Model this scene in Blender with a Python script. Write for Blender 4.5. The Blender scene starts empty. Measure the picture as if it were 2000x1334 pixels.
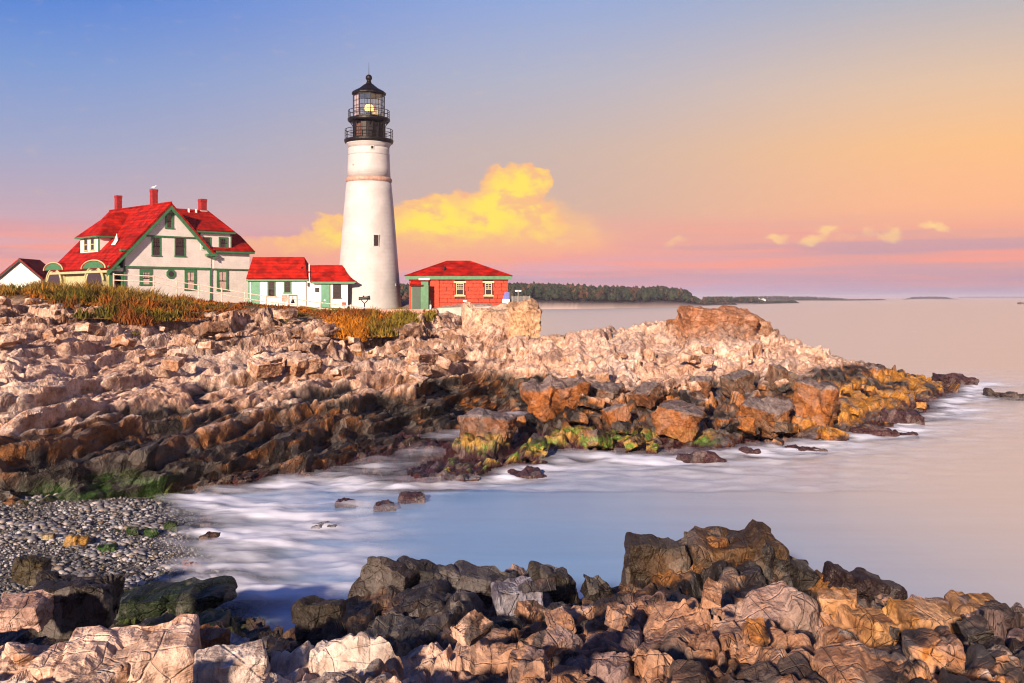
import bpy, bmesh, math, random
import numpy as np
from mathutils import Vector, Matrix, Euler

# ------------------------------------------------------------------ camera, sky, sun, exposure
F = 1944.4            # focal length in photograph pixels (35 mm lens, 36 mm sensor, 2000 px)
HOR = 580.0           # row of the horizon
CAMH = 8.0            # eye height above the sea
scene = bpy.context.scene
COL = scene.collection
cam_d = bpy.data.cameras.new('camera'); cam = bpy.data.objects.new('camera', cam_d); COL.objects.link(cam)
cam_d.lens = 35.0; cam_d.sensor_width = 36.0; cam_d.shift_y = -(667 - HOR) / 2000.0
cam_d.clip_start = 0.1; cam_d.clip_end = 90000
cam.location = (0, 0, CAMH); cam.rotation_euler = (math.radians(90), 0, 0)
scene.camera = cam
scene.view_settings.view_transform = 'Standard'; scene.view_settings.look = 'None'
scene.view_settings.exposure = 1.0; scene.view_settings.gamma = 1.0
scene.render.engine = 'CYCLES'
scene.cycles.use_denoising = True; scene.cycles.filter_width = 1.15
scene.cycles.max_bounces = 4; scene.cycles.volume_bounces = 0; scene.cycles.transparent_max_bounces = 12
scene.cycles.caustics_reflective = False; scene.cycles.caustics_refractive = False

SUN_EL = math.radians(17.5); SUN_VEC = (-0.33, -0.944)      # towards the sun, seen from above
sun_d = bpy.data.lights.new('sun', 'SUN'); sun = bpy.data.objects.new('sun', sun_d); COL.objects.link(sun)
sun_d.energy = 5.0; sun_d.angle = math.radians(2.5); sun_d.color = (1.0, 0.75, 0.55)
_sv = Vector((SUN_VEC[0] * math.cos(SUN_EL), SUN_VEC[1] * math.cos(SUN_EL), math.sin(SUN_EL)))
sun.rotation_euler = _sv.to_track_quat('Z', 'Y').to_euler()
sun.location = (-60, -40, 60)

def lin(c):
    return tuple(((v / 255) / 12.92 if v / 255 <= 0.04045 else ((v / 255 + 0.055) / 1.055) ** 2.4) for v in c) + (1.0,)

class NT:
    """small helper for node trees"""
    def __init__(s, tree): s.t = tree; s.n = tree.nodes; s.l = tree.links
    def node(s, typ, **kw):
        n = s.n.new(typ)
        for k, v in kw.items(): setattr(n, k, v)
        return n
    def put(s, sock, v):
        if v is None: return
        if hasattr(v, 'is_output') or isinstance(v, bpy.types.NodeSocket): s.l.new(v, sock)
        else: sock.default_value = v
    def math(s, op, a, b=None, c=None, clamp=False):
        n = s.node('ShaderNodeMath', operation=op, use_clamp=clamp)
        s.put(n.inputs[0], a); s.put(n.inputs[1], b); s.put(n.inputs[2], c)
        return n.outputs[0]
    def mix(s, fac, a, b, blend='MIX', clampf=True):
        n = s.node('ShaderNodeMix', data_type='RGBA', blend_type=blend, clamp_factor=clampf)
        s.put(n.inputs[0], fac); s.put(n.inputs[6], a); s.put(n.inputs[7], b)
        return n.outputs[2]
    def ramp(s, fac, stops, interp='LINEAR'):
        n = s.node('ShaderNodeValToRGB'); r = n.color_ramp; r.interpolation = interp
        while len(r.elements) > 1: r.elements.remove(r.elements[-1])
        r.elements[0].position = stops[0][0]; r.elements[0].color = stops[0][1]
        for p, c in stops[1:]:
            e = r.elements.new(p); e.color = c
        s.put(n.inputs[0], fac)
        return n.outputs[0]
    def smooth(s, v, a, b):
        n = s.node('ShaderNodeMapRange', interpolation_type='SMOOTHSTEP', clamp=True)
        s.put(n.inputs[0], v); n.inputs[1].default_value = a; n.inputs[2].default_value = b
        return n.outputs[0]
    def noise(s, vec, scale, detail=4, rough=0.55, dist=0.0):
        n = s.node('ShaderNodeTexNoise'); s.put(n.inputs['Vector'], vec)
        n.inputs['Scale'].default_value = scale; n.inputs['Detail'].default_value = detail
        n.inputs['Roughness'].default_value = rough; n.inputs['Distortion'].default_value = dist
        return n.outputs[0]
    def mapping(s, vec, scale=(1, 1, 1), rot=(0, 0, 0), loc=(0, 0, 0)):
        n = s.node('ShaderNodeMapping'); s.put(n.inputs['Vector'], vec)
        n.inputs['Scale'].default_value = scale; n.inputs['Rotation'].default_value = rot; n.inputs['Location'].default_value = loc
        return n.outputs[0]

def build_world():
    w = bpy.data.worlds.new('World'); scene.world = w; w.use_nodes = True
    T = NT(w.node_tree); T.n.clear()
    tc = T.node('ShaderNodeTexCoord').outputs['Generated']
    sx = T.node('ShaderNodeSeparateXYZ'); T.l.new(tc, sx.inputs[0])
    x, y, z = sx.outputs
    hyp = T.math('SQRT', T.math('ADD', T.math('MULTIPLY', x, x), T.math('MULTIPLY', y, y)))
    hyp = T.math('MAXIMUM', hyp, 0.02)
    e = T.math('DIVIDE', z, hyp)                       # tangent of elevation
    s = T.math('DIVIDE', x, hyp)                       # sine of bearing
    el = T.math('MULTIPLY', T.math('ARCTANGENT', T.math('MAXIMUM', e, 0.0)), 2 / math.pi)   # 0 horizon .. 1 zenith
    def R(stops): return T.ramp(el, [(math.atan(ev) * 2 / math.pi, lin(c)) for ev, c in stops])
    ZEN = (22, 36, 84)
    left = R([(0, (236, 150, 158)), (.025, (236, 160, 160)), (.055, (214, 160, 172)), (.09, (186, 161, 180)), (.14, (156, 161, 196)),
              (.21, (120, 150, 208)), (.28, (72, 124, 212)), (.36, (52, 106, 200)), (.7, (34, 66, 142)), (6, ZEN)])
    mid = R([(0, (196, 160, 196)), (.022, (214, 160, 184)), (.045, (236, 152, 144)), (.09, (206, 168, 152)), (.15, (200, 174, 164)),
             (.22, (178, 176, 192)), (.30, (146, 166, 214)), (.40, (104, 134, 200)), (.7, (46, 74, 146)), (6, ZEN)])
    right = R([(0, (170, 146, 178)), (.02, (192, 146, 164)), (.05, (230, 150, 138)), (.085, (252, 174, 124)), (.14, (252, 186, 118)),
               (.20, (230, 190, 154)), (.28, (182, 178, 184)), (.40, (128, 140, 180)), (.7, (54, 76, 140)), (6, ZEN)])
    f1 = T.smooth(s, -0.50, 0.08); f2 = T.smooth(s, -0.02, 0.46)
    base = T.mix(f2, T.mix(f1, left, mid), right)
    # sky-space coordinates for clouds: bearing and elevation, in photograph-sized units
    bear = T.math('ARCTAN2', x, y)
    cv = T.node('ShaderNodeCombineXYZ'); T.l.new(bear, cv.inputs[0]); T.l.new(e, cv.inputs[1])
    def B(px): return math.atan((px - 1000) / F)
    def E_(px, py): return (HOR - py) / F * math.cos(B(px))
    front = T.smooth(y, 0.2, 0.5)
    # low streak clouds, pink over mauve
    st = T.noise(T.mapping(cv.outputs[0], (2.2, 44, 1), loc=(3.1, 0, 0)), 1.6, 4, 0.5)
    band = T.math('MULTIPLY', T.smooth(e, 0.004, 0.02), T.math('SUBTRACT', 1.0, T.smooth(e, 0.04, 0.085)))
    sa = T.math('MULTIPLY', T.smooth(st, 0.43, 0.68), band)
    base = T.mix(T.math('MULTIPLY', sa, 0.85), base, lin((250, 146, 128)))
    st2 = T.noise(T.mapping(cv.outputs[0], (1.8, 36, 1), loc=(9.0, 2, 0)), 1.7, 4, 0.5)
    sb = T.math('MULTIPLY', T.smooth(st2, 0.46, 0.68), band)
    base = T.mix(T.math('MULTIPLY', sb, 0.7), base, lin((182, 142, 164)))
    # heaped clouds: soft blobs, edges torn by noise
    nz = T.node('ShaderNodeTexNoise'); T.l.new(T.mapping(cv.outputs[0], (1, 1.25, 1)), nz.inputs['Vector'])
    nz.inputs['Scale'].default_value = 21; nz.inputs['Detail'].default_value = 9; nz.inputs['Roughness'].default_value = 0.6
    vs = T.node('ShaderNodeVectorMath', operation='SUBTRACT'); T.l.new(nz.outputs['Color'], vs.inputs[0]); vs.inputs[1].default_value = (.5, .5, .5)
    vm = T.node('ShaderNodeVectorMath', operation='SCALE'); T.l.new(vs.outputs[0], vm.inputs[0]); vm.inputs['Scale'].default_value = 0.042
    va = T.node('ShaderNodeVectorMath', operation='ADD'); T.l.new(cv.outputs[0], va.inputs[0]); T.l.new(vm.outputs[0], va.inputs[1])
    dx = T.node('ShaderNodeSeparateXYZ'); T.l.new(va.outputs[0], dx.inputs[0])
    def blobs(lst):
        acc = None
        for px, py, rx, ry, wgt in lst:
            u = T.math('MULTIPLY', T.math('SUBTRACT', dx.outputs[0], B(px)), F / rx)
            v = T.math('MULTIPLY', T.math('SUBTRACT', dx.outputs[1], E_(px, py)), F / ry)
            r2 = T.math('ADD', T.math('MULTIPLY', u, u), T.math('MULTIPLY', v, v))
            g = T.math('MULTIPLY', T.math('SUBTRACT', 1.0, T.smooth(r2, 0.0, 1.0)), wgt)
            acc = g if acc is None else T.math('ADD', acc, g)
        return acc
    lightc = blobs([(800, 425, 60, 50, 1), (850, 420, 70, 55, 1), (910, 420, 90, 60, 1), (985, 400, 90, 56, 1.0), (1005, 385, 60, 44, .9), (1000, 350, 62, 36, 1), (965, 342, 40, 26, .8),
                    (1035, 358, 46, 32, 1.0), (1058, 346, 26, 16, .8), (1010, 430, 110, 60, .8), (880, 460, 130, 50, .6), (1060, 440, 70, 50, .45), (645, 450, 44, 40, 1.0), (615, 475, 60, 32, .6), (560, 478, 34, 18, .6), (720, 450, 80, 60, .8)])
    pinkc = blobs([(500, 472, 60, 26, .8), (560, 488, 130, 34, .9), (620, 500, 160, 40, .9), (900, 480, 300, 60, 1.0), (1080, 440, 130, 60, .8), (1120, 470, 150, 46, .6), (760, 500, 260, 40, .8), (1000, 400, 130, 60, .4)])
    smallc = blobs([(1520, 466, 24, 15, .9), (1585, 466, 34, 14, .8), (1612, 446, 26, 16, .9), (1650, 462, 34, 12, .5), (1735, 452, 30, 20, .9), (1690, 450, 26, 10, .5), (1815, 441, 20, 12, .8), (1845, 440, 26, 14, .8), (1320, 480, 36, 12, .6), (1100, 476, 40, 8, .5)])
    detail = T.noise(T.mapping(cv.outputs[0], (1, 2.2, 1), loc=(5, 1, 0)), 46, 5, 0.55)
    dd = T.math('MULTIPLY', T.math('SUBTRACT', detail, 0.5), 0.7)
    pa = T.math('MULTIPLY', T.smooth(T.math('ADD', pinkc, dd), 0.02, 1.1), front)
    base = T.mix(T.math('MULTIPLY', pa, 0.85), base, T.mix(T.smooth(e, 0.02, 0.075), lin((248, 150, 134)), lin((246, 184, 122))))
    la = T.math('MULTIPLY', T.smooth(T.math('ADD', lightc, T.math('MULTIPLY', dd, 0.8)), 0.16, 0.62), front)
    lcol = T.mix(T.smooth(T.math('ADD', lightc, T.math('MULTIPLY', dd, 1.4)), 0.30, 2.0), lin((250, 186, 116)), lin((255, 224, 70)))
    cl2 = T.noise(T.mapping(cv.outputs[0], (1, 1.6, 1), loc=(2, 7, 0)), 30, 6, 0.6)
    lcol = T.mix(T.math('MULTIPLY', T.smooth(cl2, 0.44, 0.62), 0.80), lcol, lin((246, 170, 126)))
    base = T.mix(T.math('MULTIPLY', la, T.smooth(e, 0.028, 0.062)), base, lcol)
    sm = T.math('MULTIPLY', T.smooth(T.math('ADD', smallc, T.math('MULTIPLY', dd, 1.6)), 0.05, 1.3), front)
    base = T.mix(T.math('MULTIPLY', sm, 0.8), base, lin((255, 212, 130)))
    sky = T.node('ShaderNodeTexSky', sky_type='NISHITA', sun_disc=False)
    sky.sun_elevation = SUN_EL; sky.sun_rotation = math.atan2(SUN_VEC[0], SUN_VEC[1])
    bg1 = T.node('ShaderNodeBackground'); T.l.new(base, bg1.inputs[0]); bg1.inputs[1].default_value = 0.48
    bg2 = T.node('ShaderNodeBackground'); T.l.new(sky.outputs[0], bg2.inputs[0]); bg2.inputs[1].default_value = 0.006
    ad = T.node('ShaderNodeAddShader'); T.l.new(bg1.outputs[0], ad.inputs[0]); T.l.new(bg2.outputs[0], ad.inputs[1])
    w.cycles.sampling_method = 'MANUAL'; w.cycles.sample_map_resolution = 512
    out = T.node('ShaderNodeOutputWorld'); T.l.new(ad.outputs[0], out.inputs[0])
build_world()

# ------------------------------------------------------------------ helpers
def W(px, py, d):
    return Vector(((px - 1000) / F * d, d, CAMH - (py - HOR) / F * d))
def tag(o, label=None, cat=None, group=None, kind=None):
    if label: o['label'] = label
    if cat: o['category'] = cat
    if group: o['group'] = group
    if kind: o['kind'] = kind
    return o
def link(name, me, mat, parent=None, loc=None):
    o = bpy.data.objects.new(name, me); COL.objects.link(o)
    if mat and not me.materials: me.materials.append(mat)
    if parent: o.parent = parent
    if loc is not None: o.location = loc
    return o
def empty(name, loc, rz=0.0):
    o = bpy.data.objects.new(name, None); COL.objects.link(o)
    o.empty_display_size = 0.3; o.location = loc; o.rotation_euler = (0, 0, rz)
    return o

def np_mesh(name, verts, quads=None, tris=None, smooth=False, colors=None):
    """mesh from numpy arrays; colors: per-vertex RGBA"""
    me = bpy.data.meshes.new(name)
    verts = np.asarray(verts, np.float32)
    loops = []; starts = []; n = 0
    if quads is not None and len(quads):
        q = np.asarray(quads, np.int32); loops.append(q.ravel()); starts.append(np.arange(len(q), dtype=np.int32) * 4); n = q.size
    if tris is not None and len(tris):
        t = np.asarray(tris, np.int32); loops.append(t.ravel()); starts.append(np.arange(len(t), dtype=np.int32) * 3 + n)
    loops = np.concatenate(loops); starts = np.concatenate(starts)
    me.vertices.add(len(verts)); me.vertices.foreach_set('co', verts.ravel())
    me.loops.add(len(loops)); me.loops.foreach_set('vertex_index', loops)
    me.polygons.add(len(starts)); me.polygons.foreach_set('loop_start', starts)
    me.polygons.foreach_set('use_smooth', np.full(len(starts), smooth, bool))
    me.update(calc_edges=True)
    if colors is not None:
        a = me.color_attributes.new('Col', 'FLOAT_COLOR', 'POINT')
        a.data.foreach_set('color', np.asarray(colors, np.float32).ravel())
    return me

# ------------------------------------------------------------------ noise in numpy
def h32(ix, iy, iz, seed):
    with np.errstate(over='ignore'):
        n = ix.astype(np.uint32) * np.uint32(374761393) + iy.astype(np.uint32) * np.uint32(668265263) + iz.astype(np.uint32) * np.uint32(2246822519) + np.uint32((seed * 3266489917) & 0xffffffff)
        n = (n ^ (n >> np.uint32(13))) * np.uint32(1274126177)
        n = (n ^ (n >> np.uint32(16))) * np.uint32(2654435761)
        return n ^ (n >> np.uint32(15))
def r01(h, k):
    with np.errstate(over='ignore'):
        n = (h + np.uint32((k * 2654435761) & 0xffffffff)) * np.uint32(1597334677)
        n = (n ^ (n >> np.uint32(15))) * np.uint32(3812015801)
        n = n ^ (n >> np.uint32(14))
    return (n >> np.uint32(8)).astype(np.float32) * np.float32(1 / 16777216)
def vnoise(p, seed=0):
    p = np.asarray(p, np.float32); b = np.floor(p); f = p - b; b = b.astype(np.int32); f = f * f * (3 - 2 * f)
    out = np.zeros(len(p), np.float32)
    for i in (0, 1):
        for j in (0, 1):
            for k in (0, 1):
                w = (f[:, 0] if i else 1 - f[:, 0]) * (f[:, 1] if j else 1 - f[:, 1]) * (f[:, 2] if k else 1 - f[:, 2])
                out += w * r01(h32(b[:, 0] + i, b[:, 1] + j, b[:, 2] + k, seed), 1)
    return out
def fbm(p, seed=0, octv=4, gain=0.5):
    s = 0; a = 1; t = 0; p = np.asarray(p, np.float32)
    for o in range(octv):
        s = s + a * vnoise(p * 2.03 ** o + 17.3 * o, seed + o); t += a; a *= gain
    return s / t
def cells(p, seed=0):
    """two nearest cells: distances, hashes, offsets from their seed points"""
    p = np.asarray(p, np.float32); b = np.floor(p - 0.5); b = b.astype(np.int32)
    n = len(p); d1 = np.full(n, 9.0, np.float32); d2 = np.full(n, 9.0, np.float32)
    h1 = np.zeros(n, np.uint32); h2 = np.zeros(n, np.uint32); r1 = np.zeros((n, 3), np.float32); r2 = np.zeros((n, 3), np.float32)
    for i in (0, 1):
        for j in (0, 1):
            for k in (0, 1):
                cx, cy, cz = b[:, 0] + i, b[:, 1] + j, b[:, 2] + k
                h = h32(cx, cy, cz, seed)
                q = np.stack([p[:, 0] - cx - .1 - .8 * r01(h, 1), p[:, 1] - cy - .1 - .8 * r01(h, 2), p[:, 2] - cz - .1 - .8 * r01(h, 3)], 1)
                d = np.einsum('ij,ij->i', q, q)
                m = d < d1; m2 = (~m) & (d < d2)
                d2 = np.where(m, d1, np.where(m2, d, d2)); h2 = np.where(m, h1, np.where(m2, h, h2))
                r2 = np.where(m[:, None], r1, np.where(m2[:, None], q, r2))
                d1 = np.where(m, d, d1); h1 = np.where(m, h, h1); r1 = np.where(m[:, None], q, r1)
    return np.sqrt(d1), np.sqrt(d2), h1, h2, r1, r2
def sstep(a, b, x):
    t = np.clip((x - a) / (b - a), 0, 1); return t * t * (3 - 2 * t)
STRIKE = math.radians(14)      # beds run away from the camera, leaning right
def rockframe(P, sz, stretch=(1.0, 1.9, 0.9), dip=0.35):
    c, s = math.cos(STRIKE), math.sin(STRIKE)
    a = P[:, 0] * c - P[:, 1] * s; b = P[:, 0] * s + P[:, 1] * c
    z = P[:, 2] + dip * a
    return np.stack([a / stretch[0], b / stretch[1], z / stretch[2]], 1).astype(np.float32) / sz
def C3_(*c): return np.array(c, np.float32)[None, :]
def rock_disp(P, octaves, seed, soft=.14, strata=(), cellamp=1.0, bedamp=1.0):
    """fractured rock: planar facets per cell with grooves between; returns displacement and two block tints"""
    disp = np.zeros(len(P), np.float32); tints = []
    warp = (np.stack([fbm(P * .9, seed + 70, 2), fbm(P * .9 + 31, seed + 71, 2), fbm(P * .9 + 57, seed + 72, 2)], 1) - .5)
    c_, s_ = math.cos(STRIKE), math.sin(STRIKE)
    aa = P[:, 0] * c_ - P[:, 1] * s_
    for k, st in enumerate(strata):
        if len(st) == 2:                                   # saw-toothed beds along the strike
            T_, A_ = st
            lo = fbm(P * (.22 / T_), seed + 80 + k, 3)
            w = (aa * .80 + P[:, 2] * 1.15 + (lo - .5) * T_ * 2.2) / T_; row = np.floor(w); f = w - row
            saw = np.where(f < .80, f / .80, (1 - f) / .20)
            rr = r01(h32(row.astype(np.int32), row.astype(np.int32) * 0 + k, row.astype(np.int32) * 0, seed), 3)
            disp += A_ * (saw - .5) * (.35 + 1.3 * rr) * sstep(.30, .50, fbm(P * (.30 / T_) + 40, seed + 90 + k, 2))
        else:                                              # benches with short risers, climbing gently to the right
            ka, T_, A_ = st
            lo = fbm(P * C3_(.10, .10, .5) / T_, seed + 60 + k, 4)
            w = (P[:, 2] + ka * aa + (lo - .5) * T_ * 2.6) / T_; row = np.floor(w); f = w - row
            g = sstep(.82, 1.0, f)
            disp += A_ * T_ * (g - f) * bedamp
    for k, (sz, amp, slope, groove, stretch) in enumerate(octaves):
        Q = rockframe(P + warp * sz * .45, sz, stretch)
        f1, f2, h, h2, rel, rel2 = cells(Q, seed + 11 * k)
        def val(h, rel):
            g = np.stack([r01(h, 5) - .5, r01(h, 6) - .5, r01(h, 7) - .5], 1)
            return (r01(h, 4) - .5) * 2 + slope * 2 * np.einsum('ij,ij->i', g, rel)
        v1 = val(h, rel); v2 = val(h2, rel2); w = soft / (sz * min(stretch[:2])); gap = f2 - f1
        t = .5 + .5 * sstep(0, w, gap); v = v1 * t + v2 * (1 - t)
        v = v - groove * (1 - sstep(0.0, w * 1.4, gap))
        disp += amp * v * (cellamp if k < 2 else 1.0); tints.append(r01(h, 8))
    return disp, tints

# ------------------------------------------------------------------ rock colours (albedo in RGB, wetness in A)
def turf_line(px):
    return np.interp(px, [-600, 0, 150, 250, 330, 420, 520, 600, 700, 790, 830, 900, 960, 1040, 1060, 3000], [80, 80, 80, 80, 82, 86, 89, 90, 92, 90, 93, 97, 99, 101, 300, 300])
def mixc(a, b, t): return a + (b - a) * t[:, None]
def C3(*c): return np.array(c, np.float32)[None, :]
def rock_color(P, nz, t0, t1, zone):
    n = len(P); d = P[:, 1]; px = 1000 + F * P[:, 0] / np.maximum(d, 1.0); z = P[:, 2]
    n1 = fbm(P * C3(.35, .35, .8), 101, 4); n2 = fbm(P * C3(1.3, 1.3, 2.2), 111, 4); n3 = fbm(P * 5.0, 121, 3); n4 = fbm(P * C3(.16, .16, .3), 131, 3)
    one = np.ones(n, np.float32)
    streak = fbm(rockframe(P, 1.0, (.16, 1.6, .5)), 141, 3)
    if zone == 'fore':
        pale = mixc(one[:, None] * C3(.72, .52, .41), C3(.64, .56, .51), sstep(.40, .62, n1 + (t0 - .5) * .3))
        pale = mixc(pale, C3(.40, .20, .10), sstep(.60, .74, n2 + (streak - .5) * .5) * .8)
        warm = mixc(one[:, None] * C3(.40, .23, .145), C3(.27, .19, .18), sstep(.42, .60, n1 + (t1 - .5) * .35))
        warm = mixc(warm, C3(.46, .20, .05), sstep(.54, .70, n2) * sstep(1300, 1500, px + (n4 - .5) * 300) * .9)
        warm = mixc(warm, C3(.66, .60, .55), sstep(.66, .74, fbm(P * 1.7, 151, 4)) * sstep(1350, 1600, px) * .8)
        c = mixc(pale, warm, sstep(-60, 60, px - 880 + (n1 - .5) * 420))
        lich = fbm(P * C3(.8, .8, 1.2) + 7, 161, 4)
        c = mixc(c, C3(.045, .034, .032), sstep(.52, .62, lich + (t1 - .5) * .22) * (.35 + .65 * sstep(500, 900, px)) * .88)
        wet = .12 * one
        # old dark weathered belt towards the cove
        lim = np.interp(px, [-200, 0, 230, 450, 600, 760, 900, 1050, 1150, 1250, 1450, 1600, 1800, 1950, 2200], [12.9, 12.9, 13.2, 12.4, 12.5, 12.6, 13.4, 14.6, 15.3, 16.6, 16.9, 16.8, 16.6, 15.8, 15.6])
        dk = sstep(-.35, .35, d - lim + (n2 - .5) * 1.6 + (t1 - .5) * .8)
        dark = mixc(one[:, None] * C3(.010, .008, .008), C3(.036, .029, .030), t1)
        dark = mixc(dark, C3(.15, .15, .19), sstep(.50, .66, n1) * sstep(680, 800, px) * (1 - sstep(1050, 1160, px)))
        dark = mixc(dark, C3(.26, .12, .035), sstep(.50, .66, n2) * (.35 + .65 * sstep(1180, 1300, px)) * sstep(.0, .5, z - 1.2) * .9)
        dark = mixc(dark, C3(.05, .075, .012), sstep(.40, .52, n2) * sstep(120, 190, px) * (1 - sstep(440, 500, px)) * .95)
        rightblk = sstep(1660, 1740, px + (n1 - .5) * 240) * sstep(13.4, 12.6, d + (n1 - .5) * 2.2) * sstep(.62, .50, n2)
        c = mixc(c, C3(.014, .012, .012), rightblk * .93); wet = wet + .6 * rightblk
        c = mixc(c, dark, dk); wet = wet + .55 * dk
        low = sstep(1.2, .5, z + (n2 - .5) * .5); c = mixc(c, C3(.030, .018, .018), low * .8); wet = np.maximum(wet, .8 * low)
    else:
        c = mixc(one[:, None] * C3(.72, .53, .43), C3(.54, .36, .27), sstep(.36, .66, n1 + (t1 - .5) * .35))
        c = mixc(c, C3(.64, .60, .57), sstep(.55, .72, n2 + (t0 - .5) * .3) * .55)
        rust = sstep(.52, .68, n2 * .6 + n4 * .4 + (.6 - nz) * .22 + (streak - .5) * .25)
        c = mixc(c, C3(.30, .14, .06), rust * .75)
        upper = sstep(62, 74, d + (n4 - .5) * 16) * (1 - sstep(900, 1000, px))
        c = mixc(c, C3(.21, .115, .070), upper * sstep(.36, .58, n2 + (n1 - .5) * .5) * .88)
        hump = sstep(1280, 1320, px) * sstep(4.6, 5.3, z + (n1 - .5) * 1.2)
        c = mixc(c, C3(.31, .155, .085), hump * .75)
        c = c * (.80 + .4 * t1)[:, None]
        wet = .10 * one
        zl = np.interp(px, [-200, 0, 250, 450, 650, 800, 950, 1100, 1300, 1500, 1650, 1750, 1850, 2000], [2.7, 2.7, 2.6, 2.4, 2.4, 2.5, 2.7, 2.4, 2.45, 2.6, 2.9, 3.0, 3.0, 3.0])
        dk = sstep(.30, -.30, z - zl + (n1 - .5) * 1.1 + (n2 - .5) * .9 + (t1 - .5) * .5)
        dark = mixc(one[:, None] * C3(.012, .009, .008), C3(.060, .042, .034), t1 * sstep(.3, .7, n2))
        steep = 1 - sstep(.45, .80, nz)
        dark = mixc(dark, C3(.36, .140, .030), (.18 + .82 * steep) * (.62 + .38 * sstep(800, 1050, px)) * sstep(.40, .58, n1 * .6 + n2 * .4 + (t0 - .5) * .25) * .95)  # orange of the low sun painted into the steep faces
        dark = mixc(dark, C3(.13, .125, .145), sstep(1150, 1300, px) * sstep(.55, .8, nz) * sstep(.45, .6, n1) * .8)
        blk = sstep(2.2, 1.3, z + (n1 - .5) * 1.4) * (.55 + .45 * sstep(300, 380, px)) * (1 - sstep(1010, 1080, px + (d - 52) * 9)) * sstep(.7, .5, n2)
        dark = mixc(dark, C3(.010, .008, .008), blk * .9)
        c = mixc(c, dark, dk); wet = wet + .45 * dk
        # rockweed and algae
        tip = sstep(1500, 1640, px + (n4 - .5) * 160) * sstep(.45, .75, z + (n2 - .5) * .5) * sstep(2.3, 1.9, z) * sstep(.42, .54, n1 * .5 + n2 * .5)
        c = mixc(c, C3(.44, .21, .025), tip * dk * .95)
        algae = sstep(770, 840, px) * (1 - sstep(1370, 1420, px)) * sstep(54.5, 53.0, d) * sstep(.30, .48, z + (n2 - .5) * .3) * sstep(1.15, .9, z)
        ya = mixc(one[:, None] * C3(.40, .25, .055), C3(.11, .22, .025), sstep(.45, .55, n2))
        c = mixc(c, ya, algae * sstep(.38, .50, n1 * .5 + n3 * .5) * .95)
        moss = sstep(20, 90, px) * (1 - sstep(300, 380, px)) * sstep(1.15, .75, z + (n1 - .5) * .9) * sstep(41, 40, d)
        c = mixc(c, C3(.022, .06, .008), moss * sstep(.36, .48, n2))
        weed = sstep(.50, .28, z + (n2 - .5) * .40) * sstep(380, 460, px)
        c = mixc(c, mixc(one[:, None] * C3(.026, .008, .012), C3(.065, .018, .020), n3), weed); wet = np.maximum(wet, weed * .85)
    if zone == 'far':
        tf = sstep(-3, 1, d - turf_line(px) + (n1 - .5) * 3)
        tc = mixc(one[:, None] * C3(.17, .095, .035), C3(.10, .10, .03), sstep(.4, .6, n1))
        tc = mixc(tc, C3(.16, .17, .035), sstep(570, 610, px) * (1 - sstep(780, 800, px)) * sstep(93, 95, d))
        tc = mixc(tc, C3(.46, .36, .32), sstep(770, 800, px) * sstep(91, 95, d))
        c = mixc(c, tc, tf)
    c = c * (.86 + .28 * n3)[:, None]
    return np.concatenate([np.clip(c, .004, .8), np.clip(wet, 0, 1)[:, None]], 1).astype(np.float32)

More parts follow.
